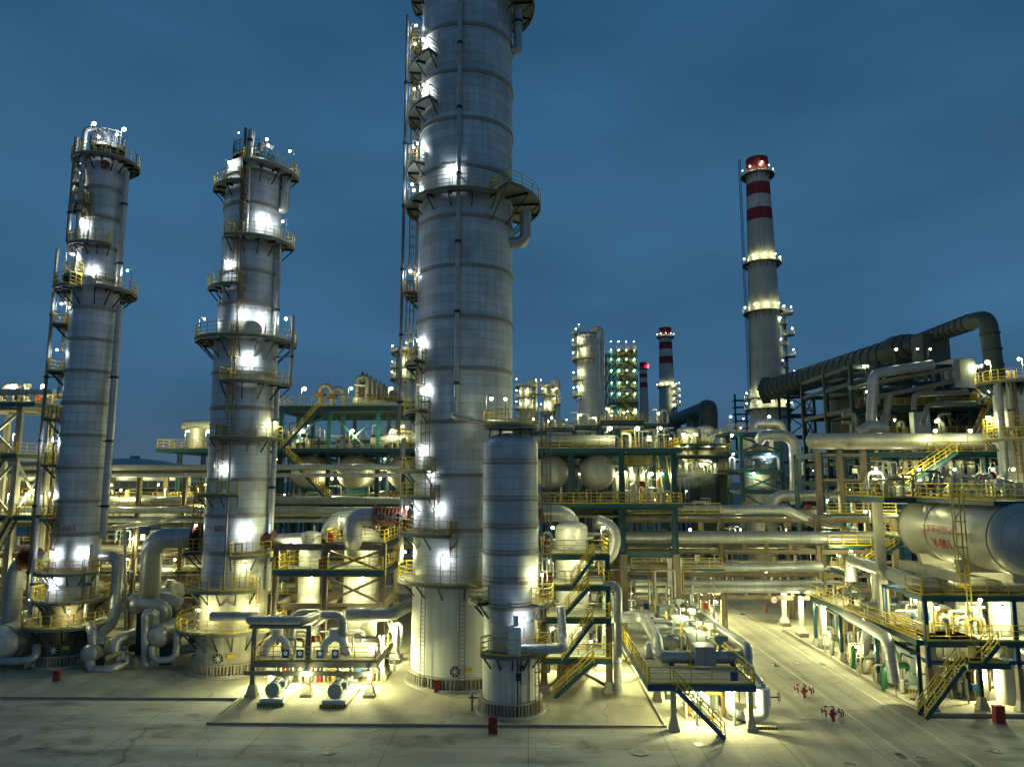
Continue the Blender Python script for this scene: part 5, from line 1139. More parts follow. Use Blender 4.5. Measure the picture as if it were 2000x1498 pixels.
T = Thing('notice_stand', 'small dark notice stand with two legs on the right pad', 'sign', tuple(gr(1635, 1272))); g = gr(1635, 1272); T.part('leg', MB().bar((g.x-.35, g.y, 0), (g.x-.2, g.y, 1.2), .06).bar((g.x+.35, g.y, 0), (g.x+.2, g.y, 1.2), .06), 'dark_steel'); T.part('board', MB().cbox((g.x, g.y, 1.25), (.75, .05, .45)), 'steel')
g = gr(1655, 1255); single('blue_tarpaulin', 'bright blue sheet lying on the pad by the far pumps', 'tarpaulin', MB().cbox((g.x, g.y, .5), (2.2, 2.6, .25), .2, .9), 'blue_paint', tuple(g))
g = gr(1497, 1196); single('bollard', 'small red bollard at the kerb beyond the bridge', 'bollard', MB().lathe([(.14, 0), (.14, .9), (.08, 1.0), (0, 1.0)], (g.x, g.y, 0), 'z', 12), 'red_paint', tuple(g))

# ------------------------------------------------------------------ V-801 drum on its beams
VYF, VYN = 61.0, 49.6; vz = zp(1030, 34, VYF); vx = X(1812, VYF, vz); vr = 2.42
V8 = drum('huge grey lying drum marked V-801 high on concrete beams at the right', (vx, VYN, vz), vr, VYF-VYN, 'y', m='drum_cladding', noz=False, name='reflux_drum', ends=.5)
for y in (VYN+4.2, VYF-2.2): V8.part('saddle', MB().cbox((vx, y, vz-vr*.8-.35), (vr*1.6, .45, .85), taper=1.12), 'concrete')
VS = Thing('drum_support', 'concrete beams and thick round columns under the V-801 drum', 'support', (vx, VYN, 0))
zbm = vz-vr-.3
vb = MB(); vb.box(vx-2.3, VYN+3.6, zbm-.7, vx-1.5, VYF+.6, zbm); VS.part('beam', vb, 'concrete', smooth=False); vb = MB(); vb.box(vx+1.5, VYN+3.6, zbm-.7, vx+2.3, VYF+.6, zbm); VS.part('beam', vb, 'concrete', smooth=False)
vb = MB(); vb.box(vx-1.5, VYF-2.6, zbm-.7, vx+1.5, VYF-1.8, zbm-.01); VS.part('beam', vb, 'concrete', smooth=False)
for x, y in ((vx-1.9, VYF-2.2), (vx+1.9, VYF-2.2)): VS.part('column', MB().box(x-.4, y-.4, .012, x+.4, y+.4, zbm-.71), 'concrete', smooth=False)
g = gr(1970, 1372); VS.part('column', MB().lathe([(.82, .012), (.82, zbm-1.2)], (g.x, g.y, 0), 'z', 28), 'pale_fireproofing')
# lettering on the drum flank facing the road
def drum_text(T, text, y, dzv, size):
    cu = bpy.data.curves.new('lettering', 'FONT'); cu.body = text; cu.size = size; cu.offset = .012; cu.align_x = 'CENTER'; ob = bpy.data.objects.new('lettering_curve', cu); COL.objects.link(ob)
    me = bpy.data.meshes.new_from_object(ob.evaluated_get(bpy.context.evaluated_depsgraph_get())); bpy.data.objects.remove(ob); me.materials.clear(); me.materials.append(M['letter_red'])
    for v in me.vertices:
        a = (v.co.y+dzv)/vr; rr = vr+.05; v.co = Vector((vx-rr*math.cos(a), y-v.co.x, vz+rr*math.sin(a)))-T.loc
    o = bpy.data.objects.new('lettering', me); COL.objects.link(o); o.parent = T.o
yt = min((abs(1000+(v.x/-v.z)*F-1834), y_) for y_ in [50+.1*i for i in range(100)] for v in [ROT.transposed() @ (Vector((vx-vr, y_, vz))-CAM)])[1]
drum_text(V8, '二甲苯塔回流罐', yt, .0, .66); drum_text(V8, 'V-801', yt-.1, -1.15, 1.05)
zpl = zp(972, 32, 62.0)
PL = Thing('drum_platform', 'steel walkway with yellow rails over the V-801 drum', 'platform', (vx, 62, zpl)); px0 = X(1695, 62.5, zpl)
deck(PL, zpl, px0, vx+9, 59.5, 66.5, 'flb'); deck(PL, zpl+.02, vx-1.6, vx+1.6, VYN, 59.3, 'lr', eh=.25)
pb = MB()
for x in (px0+.6, vx-3.1): pb.box(x-.2, 62.4, .012, x+.2, 62.8, zpl-.36)
PL.part('column', pb, 'concrete', smooth=False)
pb = MB()
for i in range(6): y = VYN+i*2.4; pb.bar((vx-1.5, y, zpl-.1), (vx-1.0, y, vz+vr*.95), .1); pb.bar((vx+1.5, y, zpl-.1), (vx+1.0, y, vz+vr*.95), .1)
PL.part('strut', pb, 'dark_steel')
LD = ladder(PL, (vx, 51.5), 180, vr+.3, zp(1210, vx-2.6, 51.5), zpl+1.1, m='yellow_paint')
stairs(PL, (X(1733, 68, zpl), 67.4, zpl), (X(1838, 70, zp(886, 36, 70)), 67.4, zp(886, 36, 70)), 1.1)
for px, y in ((1705, 62), (1790, 66), (1860, 66), (1935, 66), (1975, 64)): lamp(PL, (X(px, y, zpl), y, zpl+.06), 2.5, 260, 'warm', (.4, 0), .15)
lamp(PL, (px0-.6, 61, zpl-2.0), 1.0, 90, 'warm', (-.4, 0), .16); lamp(PL, (vx-3.4, 58, zbm-3.2), 1.2, 150, 'warm', (0, -.2), .15); lamp(PL, (vx-3.0, 50, zbm-2.4), 1.2, 110, 'warm', (0, -.2), .12)
# wind sock
w0 = P(1944, 968, 64); T = Thing('windsock', 'red and white windsock hanging on its pole above the drum walkway', 'windsock', tuple(w0)); top = P(1941, 928, 64); T.part('pole', MB().tube([w0, top+Vector((0, 0, .5))], .06, 8), 'white_paint')
e_ = P(1912, 936, 64); T.part('sock', MB().tube([top, top.lerp(e_, .25)], .3, 12, radii=[.36, .33]), 'red_paint'); T.part('sock', MB().tube([top.lerp(e_, .25), top.lerp(e_, .5)], .3, 12, radii=[.33, .28]), 'white_paint'); T.part('sock', MB().tube([top.lerp(e_, .5), e_], .3, 12, radii=[.28, .15]), 'red_paint')
# deck levels with stairs below the drum, pumps and pipes
QY = 55.6; q1, q2, q3 = zp(1164, 33, QY), zp(1253, 33, QY), zp(1290, 33, QY); qx = [X(1811, QY, q2), X(1985, QY, q2), X(2060, QY, q2)]
QS = frame('pump_gallery', 'blue edged gallery with yellow rails below the V-801 drum', 'steel structure', qx, (QY, QY+6), (q3, q2, q1), m='blue_paint', w=.32, beam_h=.26, lower=(q3-.5, 'brown_concrete'), decks=[(0, qx[0]+2.4, qx[0]+5.2, QY-.9, QY+.6, 'f'), (1, qx[0], qx[-1], QY-.2, QY+6, 'fl', 'concrete'), (2, qx[0]-.2, qx[-1], QY-.2, QY+2.0, 'fl')])
QS.part('column', MB().box(qx[0]-.3, QY-.3, .012, qx[0]+.3, QY+.3, q1), 'brown_concrete', smooth=False) if False else None
stairs(QS, (X(1806, QY-1.4, 0), QY-1.6, .015), (X(1882, QY-1.4, q3), QY-1.6, q3), 1.0); stairs(QS, (X(1916, QY-1, q3), QY-1.2, q3), (X(1948, QY-1, q2), QY-1.2, q2), 1.0)
for px, z, pw in ((1830, q2, 260), (1900, q2, 260), (1960, q2, 260), (1850, q1, 200), (1935, q1, 200)): lamp(QS, (X(px, QY+1, z), QY+(1.2 if z == q2 else -.02), z+.06), 2.3, pw, 'warm', (.3, 0), .15)
lamp(QS, (gr(1952, 1345).x, gr(1952, 1345).y, .02), 3.2, 520, 'warm', (-.2, -.2), .16); lamp(QS, (X(1925, 58, 0), 58.5, .02), 2.2, 350, 'warm', (0, -.2), .12)
# long gallery running back along the road on the right
GY1 = 76.0; gx = qx[0]-.3; gz = q2
GF = frame('side_gallery', 'narrow gallery with yellow rails running back along the pumps right of the road', 'steel structure', (gx, gx+4.5), (QY+.9, 63, 70, GY1), (gz,), m='teal_paint', w=.3, decks=[(0, gx-.2, gx+4.5, QY+.4, GY1, 'l', 'concrete')])
for y in (60, 66, 72): lamp(GF, (gx+1.6, y, gz+.06), 2.3, 300, 'warm', (.4, 0), .16); lamp(GF, (gx-.6, y-1, .02), 2.6, 240, 'warm', (-.2, 0), .12)
z_ = q1+.75; pipe('thick silver pipe bending round the gallery corner below the V-801 drum', [(X(1660, 74, z_), 74, z_-2.2), (X(1660, 74, z_), 74, z_), (X(1806, QY, z_), QY+.6, z_), (X(2060, QY, z_), QY+.6, z_)], .58, bend=1.1)
pipe('silver drop pipe hanging from the corner pipe, nearer of two', [(X(1716, 66, z_), 66.4, z_), (X(1716, 66, z_), 66.4, gz+.6), (X(1760, 66, gz), 66.4, gz+.45)], .5, bend=1.0)
zz = zp(1185, 26, 72); pipe('silver pipe falling away along the gallery to the nearest green pump', [(X(1610, 76, zz), 76, zz), (X(1735, 58.5, gz-.6), 58.5, gz-.4), (X(1748, 58, 1), 58, 1.4)], .46, bend=1.0)
pipe('silver pipe falling along the gallery to the far pump', [(X(1632, 74, gz), 74, gz-.3), (X(1690, 68, gz-.9), 67, gz-.5), (X(1692, 66, 1), 66.6, 1.4)], .46, bend=1.0)
tr = MB(); tr.bar((X(1600, 77, zz), 77, zz-.6), (X(1790, 56, gz-.9), 56.2, gz-1.0), .7, .16); single('cable_tray', 'grey cable tray sloping past beneath the silver pipe', 'cable tray', tr, 'steel', (X(1600, 77, zz), 77, zz-.6))
for i, (px, py) in enumerate(((1775, 1352), (1708, 1308))):
    g = gr(px, py); pm = pump(('pump with green discharge pipe nearest the right stair', 'pump with green discharge pipe farther along the gallery')[i], (g.x+.6, g.y, .012), 4.6, 2.0, group='pumps beside the right gallery')
    big_ = MB(); big_.cbox((g.x+1.1, g.y+1.0, 1.75), (1.5, 1.6, 1.6), taper=.8); single('motor_housing', ('tall grey motor housing beside the nearest green pipe', 'tall grey motor housing beside the far green pipe')[i], 'motor', big_, 'machine_grey', (g.x+1.1, g.y+1, .9), 'motor housings', smooth=False)
    pipe(('green painted pipe bend beside the nearest right pump', 'green painted pipe bend beside the far right pump')[i], [(g.x-1.7, g.y+.4, .02), (g.x-1.7, g.y+.4, 1.9), (g.x+.4, g.y+.6, 1.95), (g.x+.6, g.y+.6, 1.2)], .24, 'green_paint', bend=.5)
    valve(('green stemmed valve below the nearest green pipe', 'green stemmed valve below the far green pipe')[i], (g.x-1.2, g.y+.3, .75), .7, 'green_paint')
g = gr(1880, 1340); pump('pump set on a striped slab under the gallery stairs', (g.x, g.y, .012), 4.0, 3.6, group='pumps beside the right gallery')
T = Thing('tubing_skid', 'tangle of small pipes on a striped slab right of the gallery stair', 'pipe skid', tuple(gr(1925, 1345))); g = gr(1925, 1345); random.seed(9)
T.part('slab', MB().box(g.x-2.2, g.y, .012, g.x+1.4, g.y+3, .25), 'white_paint', smooth=False); mb = MB()
for k in range(26): x = g.x+random.uniform(-2, 1.2); y = g.y+random.uniform(.2, 2.8); h = random.uniform(.6, 2.2); mb.tube([(x, y, .25), (x, y, h), (x+random.uniform(-1, 1), y, h+.05)], random.choice((.05, .08, .12)), 8, bend=.15)
T.part('tubing', mb, 'machine_grey')
hb = MB()
for i in range(14): x = g.x-2.2+i*.26; hb.hexa([(x, g.y-.012, .02), (x+.1, g.y-.012, .02), (x+.1, g.y-.002, .02), (x, g.y-.002, .02), (x+.12, g.y-.012, .24), (x+.22, g.y-.012, .24), (x+.22, g.y-.002, .24), (x+.12, g.y-.002, .24)])
T.part('hazard_stripe', hb, 'yellow_paint')
big('fat pale pipe curving on the gallery floor behind the post', [(1700, 1215, 66), (1800, 1205, 62), (1850, 1190, 62), (1880, 1250, 60)], .72, 'drum_cladding', bend=1.6)
x = X(1775, 67, 5); vessel('pale vessel standing behind the gallery rails', (x, 67), 1.5, 2.5, zp(1190, x, 67), m='drum_cladding', skirt=.012); x = X(1890, 62, 5); vessel('white drum vessel standing under the V-801 beams', (x, 61.5), 1.0, 2.5, zp(1180, x, 61.5), m='drum_cladding', skirt=.012)
stairs(GF, (X(1655, 80, 4), 76.8, zp(1115, 35, 77)), (X(1755, 80, 8), 76.8, zp(1048, 35, 77)), 1.0); deck(GF, zp(1048, 35, 77), X(1752, 77, 9), X(1805, 77, 9), 76, 79, 'flr'); deck(GF, zp(1115, 35, 77), X(1642, 77, 7), X(1672, 77, 7), 76, 79, 'fl')
lamp(GF, (X(1780, 78, 9), 78, zp(1048, 35, 77)+.06), 2.0, 350, 'warm', (.3, 0)); lamp(GF, (X(1660, 78, 7), 78, zp(1115, 35, 77)+.06), 2.0, 350, 'warm', (.3, 0))

# ------------------------------------------------------------------ frames and pipes in the right middle distance
KY = 86.0; kz = zp(884, 45, KY); 
KF = frame('process_structure', 'teal and brown frames under the fat cream pipe at the right', 'steel structure', [X(p, KY, kz) for p in (1602, 1648, 1693, 1815, 1925, 2020)], (KY, KY+8), (zp(1000, 45, KY), zp(940, 45, KY), kz), m='teal_paint', w=.5, decks=[(2, X(1815, KY, kz), X(2030, KY, kz), KY-1.5, KY+8, 'fl')], braces=[('x', 2, 1, 2), ('x', 1, 1, 1)])
for px, zk in ((1825, kz), (1893, kz), (1600, 8), (1660, 10), (1985, kz)): lamp(KF, (X(px, KY-1.4, zk), KY-1.3, zk+.06), 2.6, 170, 'warm', (.4, 0), .2)
for px, zk in ((1760, 10), (1850, 14), (1880, 15), (1930, 15), (1780, 15), (1700, 12), (1645, 16)): lamp(KF, (X(px, KY+2, zk), KY+2, zk), 2.2, 260, 'warm', (.4, 0), .16)
for px in (1603, 1646, 1693): x = X(px, KY-1.6, 12); KF.part('brown_portal', MB().box(x-.28, KY-1.9, .012, x+.28, KY-1.4, kz+.2), 'brown_concrete', smooth=False)
for py in (886, 935, 962, 1008): mb = MB(); z = zp(py, 40, KY-1.6); mb.box(X(1606, KY-1.6, z), KY-1.85, z-.3, X(1690, KY-1.6, z), KY-1.45, z); KF.part('brown_crossbeam', mb, 'brown_concrete', smooth=False)
zf = zp(862, 45, KY+1); pipe('fat cream pipe with rounded end lying across the right frames', [(X(1590, KY+1, zf), KY+1, zf), (X(1960, KY+1, zf), KY+1, zf)], .98, 'drum_cladding', caps=True, seg=20)
random.seed(31)
for i in range(7):
    x = X(1775+i*22, KY+4, 14); vessel('slim upright filter pot in the row on the right floor', (x, KY+4.5), .45, zp(952, 45, KY), zp(905+random.uniform(-8, 12), x, KY+4), group='filter pots on the right floor')
for i in range(5):
    z = zp(930+i*13, 45, KY+3); pipe('steel pipe crossing the right process floors', [(X(1700, KY+3, z), KY+3+i*.5, z), (X(1990, KY+3, z), KY+3+i*.5, z)], .2, group='pipes on the right floors')
# tall vessel at the right frame edge
EY = 76.0; zt3 = zp(745, 55, EY); ex = X(1992, EY, zt3-6)
EV = Thing('edge_column', 'pale insulated column cut by the right frame edge with ringed platform', 'column', (ex, EY, 0)); EV.c = (ex, EY); EV.rad = lambda z: 2.1; EV.Z = lambda py: zp(py, ex, EY)
EV.part('shell', MB().lathe([(2.1, .012)]+dome(2.1, EV.Z(775), depth=.6), (ex, EY, 0), 'z', 40), 'pale_cladding'); ring_platform(EV, EV.c, EV.Z(748), .3, 3.6, 0, 360); ring_platform(EV, EV.c, EV.Z(858), 2.15, 3.3, 150, 300); ring_platform(EV, EV.c, EV.Z(838), 2.15, 3.2, 150, 280)
lamp(EV, polar(EV.c, 3.3, 200, EV.Z(748)), 2.2, 260, 'warm', (-.3, 0), .2); lamp(EV, polar(EV.c, 3.2, 250, EV.Z(748)), 2.2, 260, 'warm', (-.3, 0), .2); lamp(EV, polar(EV.c, 3.2, 190, EV.Z(858)), 2.4, 260, 'warm', (-.3, 0), .22); ladder(EV, EV.c, 230, 2.4, EV.Z(965), EV.Z(748)+1)
EV.part('downcomer', MB().tube([polar(EV.c, 2.9, 205, EV.Z(748)), polar(EV.c, 2.9, 205, EV.Z(930)), polar(EV.c, 4.6, 195, EV.Z(945))], .38, 12, bend=1.0), 'pipe_cladding'); riser(EV, 225, .5, EV.Z(860), EV.Z(745), .3)

random.seed(41)
fill(PL, px0+1, vx+8, 60.5, 66, zpl+.07, 60, 2.2); fill(QS, qx[0]+1, qx[-1]-1, QY+2.2, QY+5.5, q2+.07, 24, 2.2); fill(GF, gx+1.2, gx+4, QY+1, GY1-1, gz+.07, 30, 1.8); fill(GF, gx-.2, gx+4.2, QY+2, GY1, .02, 50, 2.6)
fill(KF, X(1700, KY, 14), X(2000, KY, 14), KY-.5, KY+6, zp(958, 45, KY), 50, 4.0); fill(KF, X(1820, KY, kz), X(2000, KY, kz), KY, KY+6, kz+.07, 20, 2.0)
fill(QS, qx[0]+2, qx[-1], QY+2.5, QY+6, .02, 30, 2.6); fill(PB, bxs[0]+.5, bxs[1]-.5, BY-4, BY-1, .02, 34, 7.5, r=(.05, .13)); fill(PB, bxs[2], bxs[3]+2, BY-3, BY, .02, 20, 6.0, r=(.05, .12))
for k in range(4): fill(PB, bxs[0], bxs[3], BY-.3, BY+5, lev[k]+.4, 20, 2.0, r=(.05, .1))
for k, a_, b_ in ((1, 0, 1), (3, 0, 1), (2, 2, 3), (3, 2, 3)): deck(PB, lev[k]+.5, bxs[a_]+.5, bxs[b_]-.4, BY-1.6, BY-.8, 'f', eh=.16)

for px, py, lab in ((922, 1388, 'thin standpipe with valve on the pad left of the domed column'), (1947, 1366, 'short grey hydrant post by the right kerb corner')):
    g = gr(px, py); T = Thing('standpipe', lab, 'standpipe', (g.x, g.y, .012)); T.part('pipe', MB().tube([(g.x, g.y, .012), (g.x, g.y, 1.15)], .09, 10), 'steel'); T.part('outlet', MB().tube([(g.x-.25, g.y, .95), (g.x+.45, g.y, .95)], .07, 8), 'steel'); T.part('cap', MB().lathe([(.16, 0), (.16, .08), (.06, .2), (0, .22)], (g.x, g.y, 1.15), 'z', 12), 'machine_grey')
# ------------------------------------------------------------------ chimneys
def chimney(label, px, Y, py_top, r0, r1, bands, rings, lamps=True, ladder_side=True):
    x = P(px, py_top, Y).x; T = Thing('chimney', label, 'chimney', (x, Y, 0), 'red and white banded chimneys'); H = zp(py_top, x, Y); rr = lambda z: r0+(r1-r0)*z/H
    zs = [0.0]+[zp(b[0], x, Y) for b in bands][::-1]; ms = ['stack_concrete']+[b[1] for b in bands][::-1]; zs = zs+[H]
    for a, b, m in zip(zs, zs[1:], ms):
        n = max(2, int((b-a)/4)); pr = [(rr(a+(b-a)*i/n), a+(b-a)*i/n) for i in range(n+1)]
        if b == H: pr += [(rr(H)*.8, H), (rr(H)*.8, H-3)]
        T.part('shaft' if m == 'stack_concrete' else ('red_band' if m == 'stack_red' else 'white_band'), MB().lathe(pr, (x, Y, 0), 'z', 36), m)
    for py in rings:
        z = zp(py, x, Y); r = rr(z); ring_platform(T, (x, Y), z, r+.03, r+1.5, 0, 360, 'dark_steel', 'white_paint', split=True)
        if lamps:
            for a in (180, 225, 262, 300, 345): lamp(T, polar((x, Y), r+1.1, a, z), 1.9, 22 if py == rings[0] else 170, 'warm', (0, 0), .22)
    if ladder_side: ladder(T, (x, Y), 183, r1+.9 if False else rr(H*.5)+.4, zp(rings[-1], x, Y), H, m='dark_steel')
    T.x = x; T.rr = rr; return T
K1 = chimney('tallest concrete chimney with red and white top bands at right', 1478, 200, 312, 5.9, 3.1, [(338, 'stack_red'), (362, 'stack_white'), (386, 'stack_red'), (411, 'stack_white'), (434, 'stack_red')][:5], (345, 517, 612, 780, 800))
K2 = chimney('middle chimney with red and white bands behind the lit steel tower', 1299, 420, 641, 6.2, 3.6, [(655, 'stack_red'), (669, 'stack_white'), (683, 'stack_red'), (697, 'stack_white'), (711, 'stack_red')], (659, 756), ladder_side=False)
K3 = chimney('small farthest chimney with a red beacon', 1256, 640, 708, 5.5, 3.2, [(722, 'stack_red'), (730, 'stack_white'), (738, 'stack_red'), (747, 'stack_white'), (757, 'stack_red')][:5], (720,), lamps=False, ladder_side=False)
lamp(K3, (K3.x+4, 637, zp(716, K3.x, 640)), 1, 2500, 'red', (0, 0), 1.0)
lamp(K1, polar((K1.x, 200), 3.5, 275, zp(335, K1.x, 200)), 1.5, 160, 'warm', (0, 0), .22)
def stair_spire(label, px, Y, py0, py1):
    x = P(px, py0, Y).x; z0, z1 = zp(py0, x, Y), zp(py1, x, Y); T = Thing('stair_spire', label, 'stair tower', (x, Y, z0-8), 'spiral stair towers by the chimneys'); T.part('mast', MB().bar((x, Y, z0-8), (x, Y, z1), .6), 'dark_steel')
    n = 8
    for i in range(n): z = z0+(z1-z0)*(i+.5)/n; s_ = 1 if i % 2 else -1; ring_platform(T, (x+s_*.9, Y), z, .1, 1.6, 0, 360, railm='white_paint', brackets=False); lamp(T, (x+s_*1.6, Y-1, z), 1.9, 160, 'warm', (0, 0), .22)
    T.part('link_bridge', MB().box(x-6, Y-.5, z1-.9, x, Y+.5, z1-.7), 'dark_steel')
stair_spire('slim lit stair mast joined to the tallest chimney', 1540, 198, 770, 603); stair_spire('slim lit stair mast beside the middle chimney', 1322, 415, 800, 750)

# ------------------------------------------------------------------ flue duct and boiler house
def ribbed(T, pts, r, name, step=2.0, bend=0, m='duct_steel', radii=None):
    pts = [Vector(p) for p in pts]; p = T.part(name, MB().tube(pts, r, 24, bend=bend, radii=radii), m)
    for i in range(len(pts)-1):
        a, b = pts[i], pts[i+1]; L = (b-a).length; d = (b-a).normalized(); n = int(L/step)
        ra = radii[i] if radii else r; rb = radii[i+1] if radii else r
        for k in range(1, n):
            f = k/n
            if bend and (L*f < bend or L*(1-f) < bend) : continue
            rr = ra+(rb-ra)*f; q = a.lerp(b, f); T.sub(p, 'rib', MB().tube([q-d*.12, q+d*.12], rr+.14, 24), 'duct_rib')
    return p
FD = Thing('flue_duct', 'huge ribbed dark duct climbing from the tallest chimney over the boiler house', 'duct', tuple(P(1503, 765, 194)))
A, B = P(1500, 763, 194), P(1752, 688, 138); C_, D_ = P(1790, 668, 132), P(1905, 626, 107)
ribbed(FD, [A, B], 2.75, 'main_duct', 2.6); ribbed(FD, [B, B.lerp(C_, .15), C_], 2.75, 'reducer', 1.4, radii=[3.2, 3.1, 1.5]) ; FD.part('collar', MB().tube([A-Vector((1.6, 0, 0)), A+(B-A).normalized()*1.5], 3.6, 4), 'duct_steel')
E_ = P(1929, 622, 104); ribbed(FD, [C_, D_, E_, P(1945, 745, 104)], 1.22, 'upper_duct', 2.2, bend=2.2)
for px, py0, py1, Y, w in ((1747, 690, 735, 139, 4.2), (1815, 655, 715, 124, 4.6)): 
    a, b = P(px, py0, Y), P(px, py1, Y); FD.part('vertical_duct', MB().box(a.x-w/2, Y-w*.4, b.z, a.x+w/2, Y+w*.4, a.z), 'duct_steel', smooth=False)
a, b = P(1636, 735, 165), P(1640, 1000, 165); FD.part('down_duct', MB().tube([(a.x, 165, 2), (a.x, 165, a.z)], 2.0, 24), 'duct_steel')
TR = [X(1541, 172, 30), X(1592, 172, 30)]
TF = frame('trestle', 'dark lattice trestle holding up the flue duct beside the chimney', 'trestle', TR, (172, 178), [zp(p, 70, 172) for p in (960, 900, 850, 808, 768)], m='dark_steel', w=.55, braces=[('x', 0, 0, k) for k in range(1, 5)]+[('y', 1, 0, k) for k in range(1, 5)], foot=False)
NY = 112.0; nx = [X(p, NY, 25) for p in (1668, 1725, 1782, 1840, 1900, 1955)]; nz = [zp(p, 65, NY) for p in (960, 900, 850, 795, 745, 712)]
BH = frame('boiler_house', 'dark multi floor boiler house frame under the flue duct', 'boiler house', nx, (NY, NY+10, NY+20), nz, m='dark_steel', w=.6, foot=False, decks=[(2, nx[0], nx[-1], NY-1.2, NY+20, 'f'), (3, nx[1], nx[-1], NY-1.2, NY+20, 'f')], braces=[('x', 0, 0, 3), ('x', 2, 0, 2), ('x', 3, 0, 3), ('x', 4, 0, 4), ('x', 1, 0, 5)])
BH.part('furnace_casing', MB().box(nx[1]+1, NY+4.5, nz[1], nx[-1]-1, NY+18, nz[4]-.6), 'dark_panel', smooth=False); a, b = P(1862, 700, NY-.5), P(1905, 757, NY-.5); BH.part('grey_cabin', MB().box(a.x, NY-.4, b.z, b.x+.4, NY+6, a.z), 'grey_panel', smooth=False)
BH.part('grey_cabin', MB().box(X(1780, NY-1.5, nz[2]), NY-2.5, nz[2]-2.6, X(1812, NY-1.5, nz[2]), NY-1.3, nz[2]+3.4), 'grey_panel', smooth=False)
for px, zi, pw in ((1692, 4, 120), (1790, 5, 100), (1815, 5, 100), (1748, 5, 120), (1690, 3, 250), (1685, 4, 100), (1905, 4, 400), (1915, 4, 400), (1830, 2, 500), (1745, 2, 500), (1930, 3, 300), (1890, 1, 500), (1720, 1, 400), (1800, 1, 400)): z = nz[zi]; lamp(BH, (X(px, NY-1, z), NY-.9, z+.06), 2.4, pw*.32, 'warm', (.4, 0), .2)
for i, (pts, r) in enumerate((([(1700, 870, 108), (1705, 730, 108), (1820, 712, 110)], .75), ([(1725, 850, 108), (1738, 770, 108)], .5), ([(1690, 780, 109), (1860, 745, 109)], .35), ([(1660, 758, 110), (1860, 720, 110)], .3), ([(1785, 800, 107), (1785, 770, 107), (1890, 766, 107)], .4), ([(1802, 830, 107), (1812, 790, 107), (1905, 788, 107)], .38), ([(1645, 810, 108), (1670, 808, 108), (1672, 850, 108)], .35), ([(1645, 825, 108), (1663, 824, 108), (1664, 860, 108)], .3), ([(1680, 845, 107), (1700, 832, 107), (1730, 836, 107)], .9))):
    big(('thick pale riser pipe bending over the boiler house roof', 'short thick pipe slanting inside the boiler house', 'long pale pipe sloping across the boiler house middle', 'long pale pipe sloping under the boiler house roof', 'pale loop pipe on the boiler house front, upper', 'pale loop pipe on the boiler house front, lower', 'upper small hooked pipe left of the boiler house', 'lower small hooked pipe left of the boiler house', 'fat elbow above the cream pipe')[i], pts, r, 'pipe_cladding' if i in (0, 8) else 'steel', bend=r*2.2)
stairs(BH, (X(1880, NY-3, nz[1]), NY-2.6, nz[2]-6), (X(1940, NY-3, nz[3]), NY-2.6, nz[3]), 1.2, m='grating')

# ------------------------------------------------------------------ reactor frame and the plant beyond the bridge
RY = 110.0; fz = [zp(p, 40, RY) for p in (1010, 956, 918, 881, 845)]; fx = [X(1448, RY, 20), X(1526, RY, 20)]
RF = frame('reactor_frame', 'teal braced frame round a white reactor beyond the bridge', 'steel structure', fx, (RY, RY+7), fz, m='teal_paint', w=.6, foot=False, braces=[('x', 0, 0, k) for k in range(1, 5)], decks=[(k, fx[0]-1.8, fx[1], RY-.3, RY+7, 'lf' if k == 4 else 'l') for k in (2, 3, 4)])
x = X(1484, RY+3, 20); vessel('white reactor with ringed cladding inside the teal braced frame', (x, RY+3.4), 2.3, 8.0, fz[4]-.2, skirt=.012)
for px, k, pw in ((1425, 4, 300), (1427, 3, 300), (1430, 2, 300), (1540, 3, 400), (1500, 2, 300), (1470, 1, 400), (1500, 4, 150)): lamp(RF, (X(px, RY-.5, fz[k]), RY-.5, fz[k]+.06), 2.5, pw*.4, 'warm' if k % 2 else 'cool', (.3, 0), .2)
big('silver pipe leaving the white reactor and dropping down outside its frame', [(1484, 860, 108), (1490, 850, 107), (1552, 850, 107), (1555, 985, 107)], .85, bend=2.0); big('silver hook pipe over the top of the reactor frame', [(1470, 850, 114), (1475, 826, 114), (1525, 826, 114), (1530, 850, 114)], .7, bend=1.6)
big('thick silver pipe lying behind the bridge top at the right', [(1500, 1005, 98), (1515, 968, 98), (1660, 968, 98)], .75, bend=1.6)
T = Thing('derrick', 'small dark lattice mast with tiny lamps left of the tallest chimney', 'mast', tuple(P(1449, 850, 260))); q = T.loc
for i in range(6): z = q.z+i*2.5; T.part('landing', MB().box(q.x-2.6, 258, z, q.x+2.6, 262, z+.3), 'dark_steel', smooth=False)
for sx_ in (-2, 2): T.part('mast_leg', MB().bar((q.x+sx_, 260, q.z-10), (q.x+sx_, 260, q.z+15), .6), 'dark_steel')
for i in range(4): lamp(T, (q.x-1+i, 257.5, q.z+2+i*3.2), .8, 0, 'cool', (0, 0), .3)
# small steel columns with lamps far behind
def far_column(label, px, Y, py_top, r, plats, py_bot=930, cap=True, m='pale_cladding', pw=130):
    x = P(px, py_top, Y).x; T = Thing('distant_column', label, 'column', (x, Y, 0), 'distant process columns'); zt = zp(py_top, x, Y); T.part('shell', MB().lathe([(r, 0), (r, zt*.55), (r*.94, zt*.6)]+dome(r*.94, zt-r*.5), (x, Y, 0), 'z', 28), m)
    for py, a0, a1 in plats:
        z = zp(py, x, Y); ring_platform(T, (x, Y), z, r+.02, r+1.1, a0, a1)
        for a in (a0+18, (a0+a1)/2+20): lamp(T, polar((x, Y), r+.85, a, z), 2.3, pw, 'warm', (0, 0), .15)
    T.part('overhead_pipe', MB().tube([(x+r*.4, Y, zt-1), (x+r*.4, Y, zt+1.4), (x+r+.6, Y, zt+1.2), (x+r+.6, Y, zt*.35)], r*.2, 10, bend=1.2), 'pipe_cladding'); return T
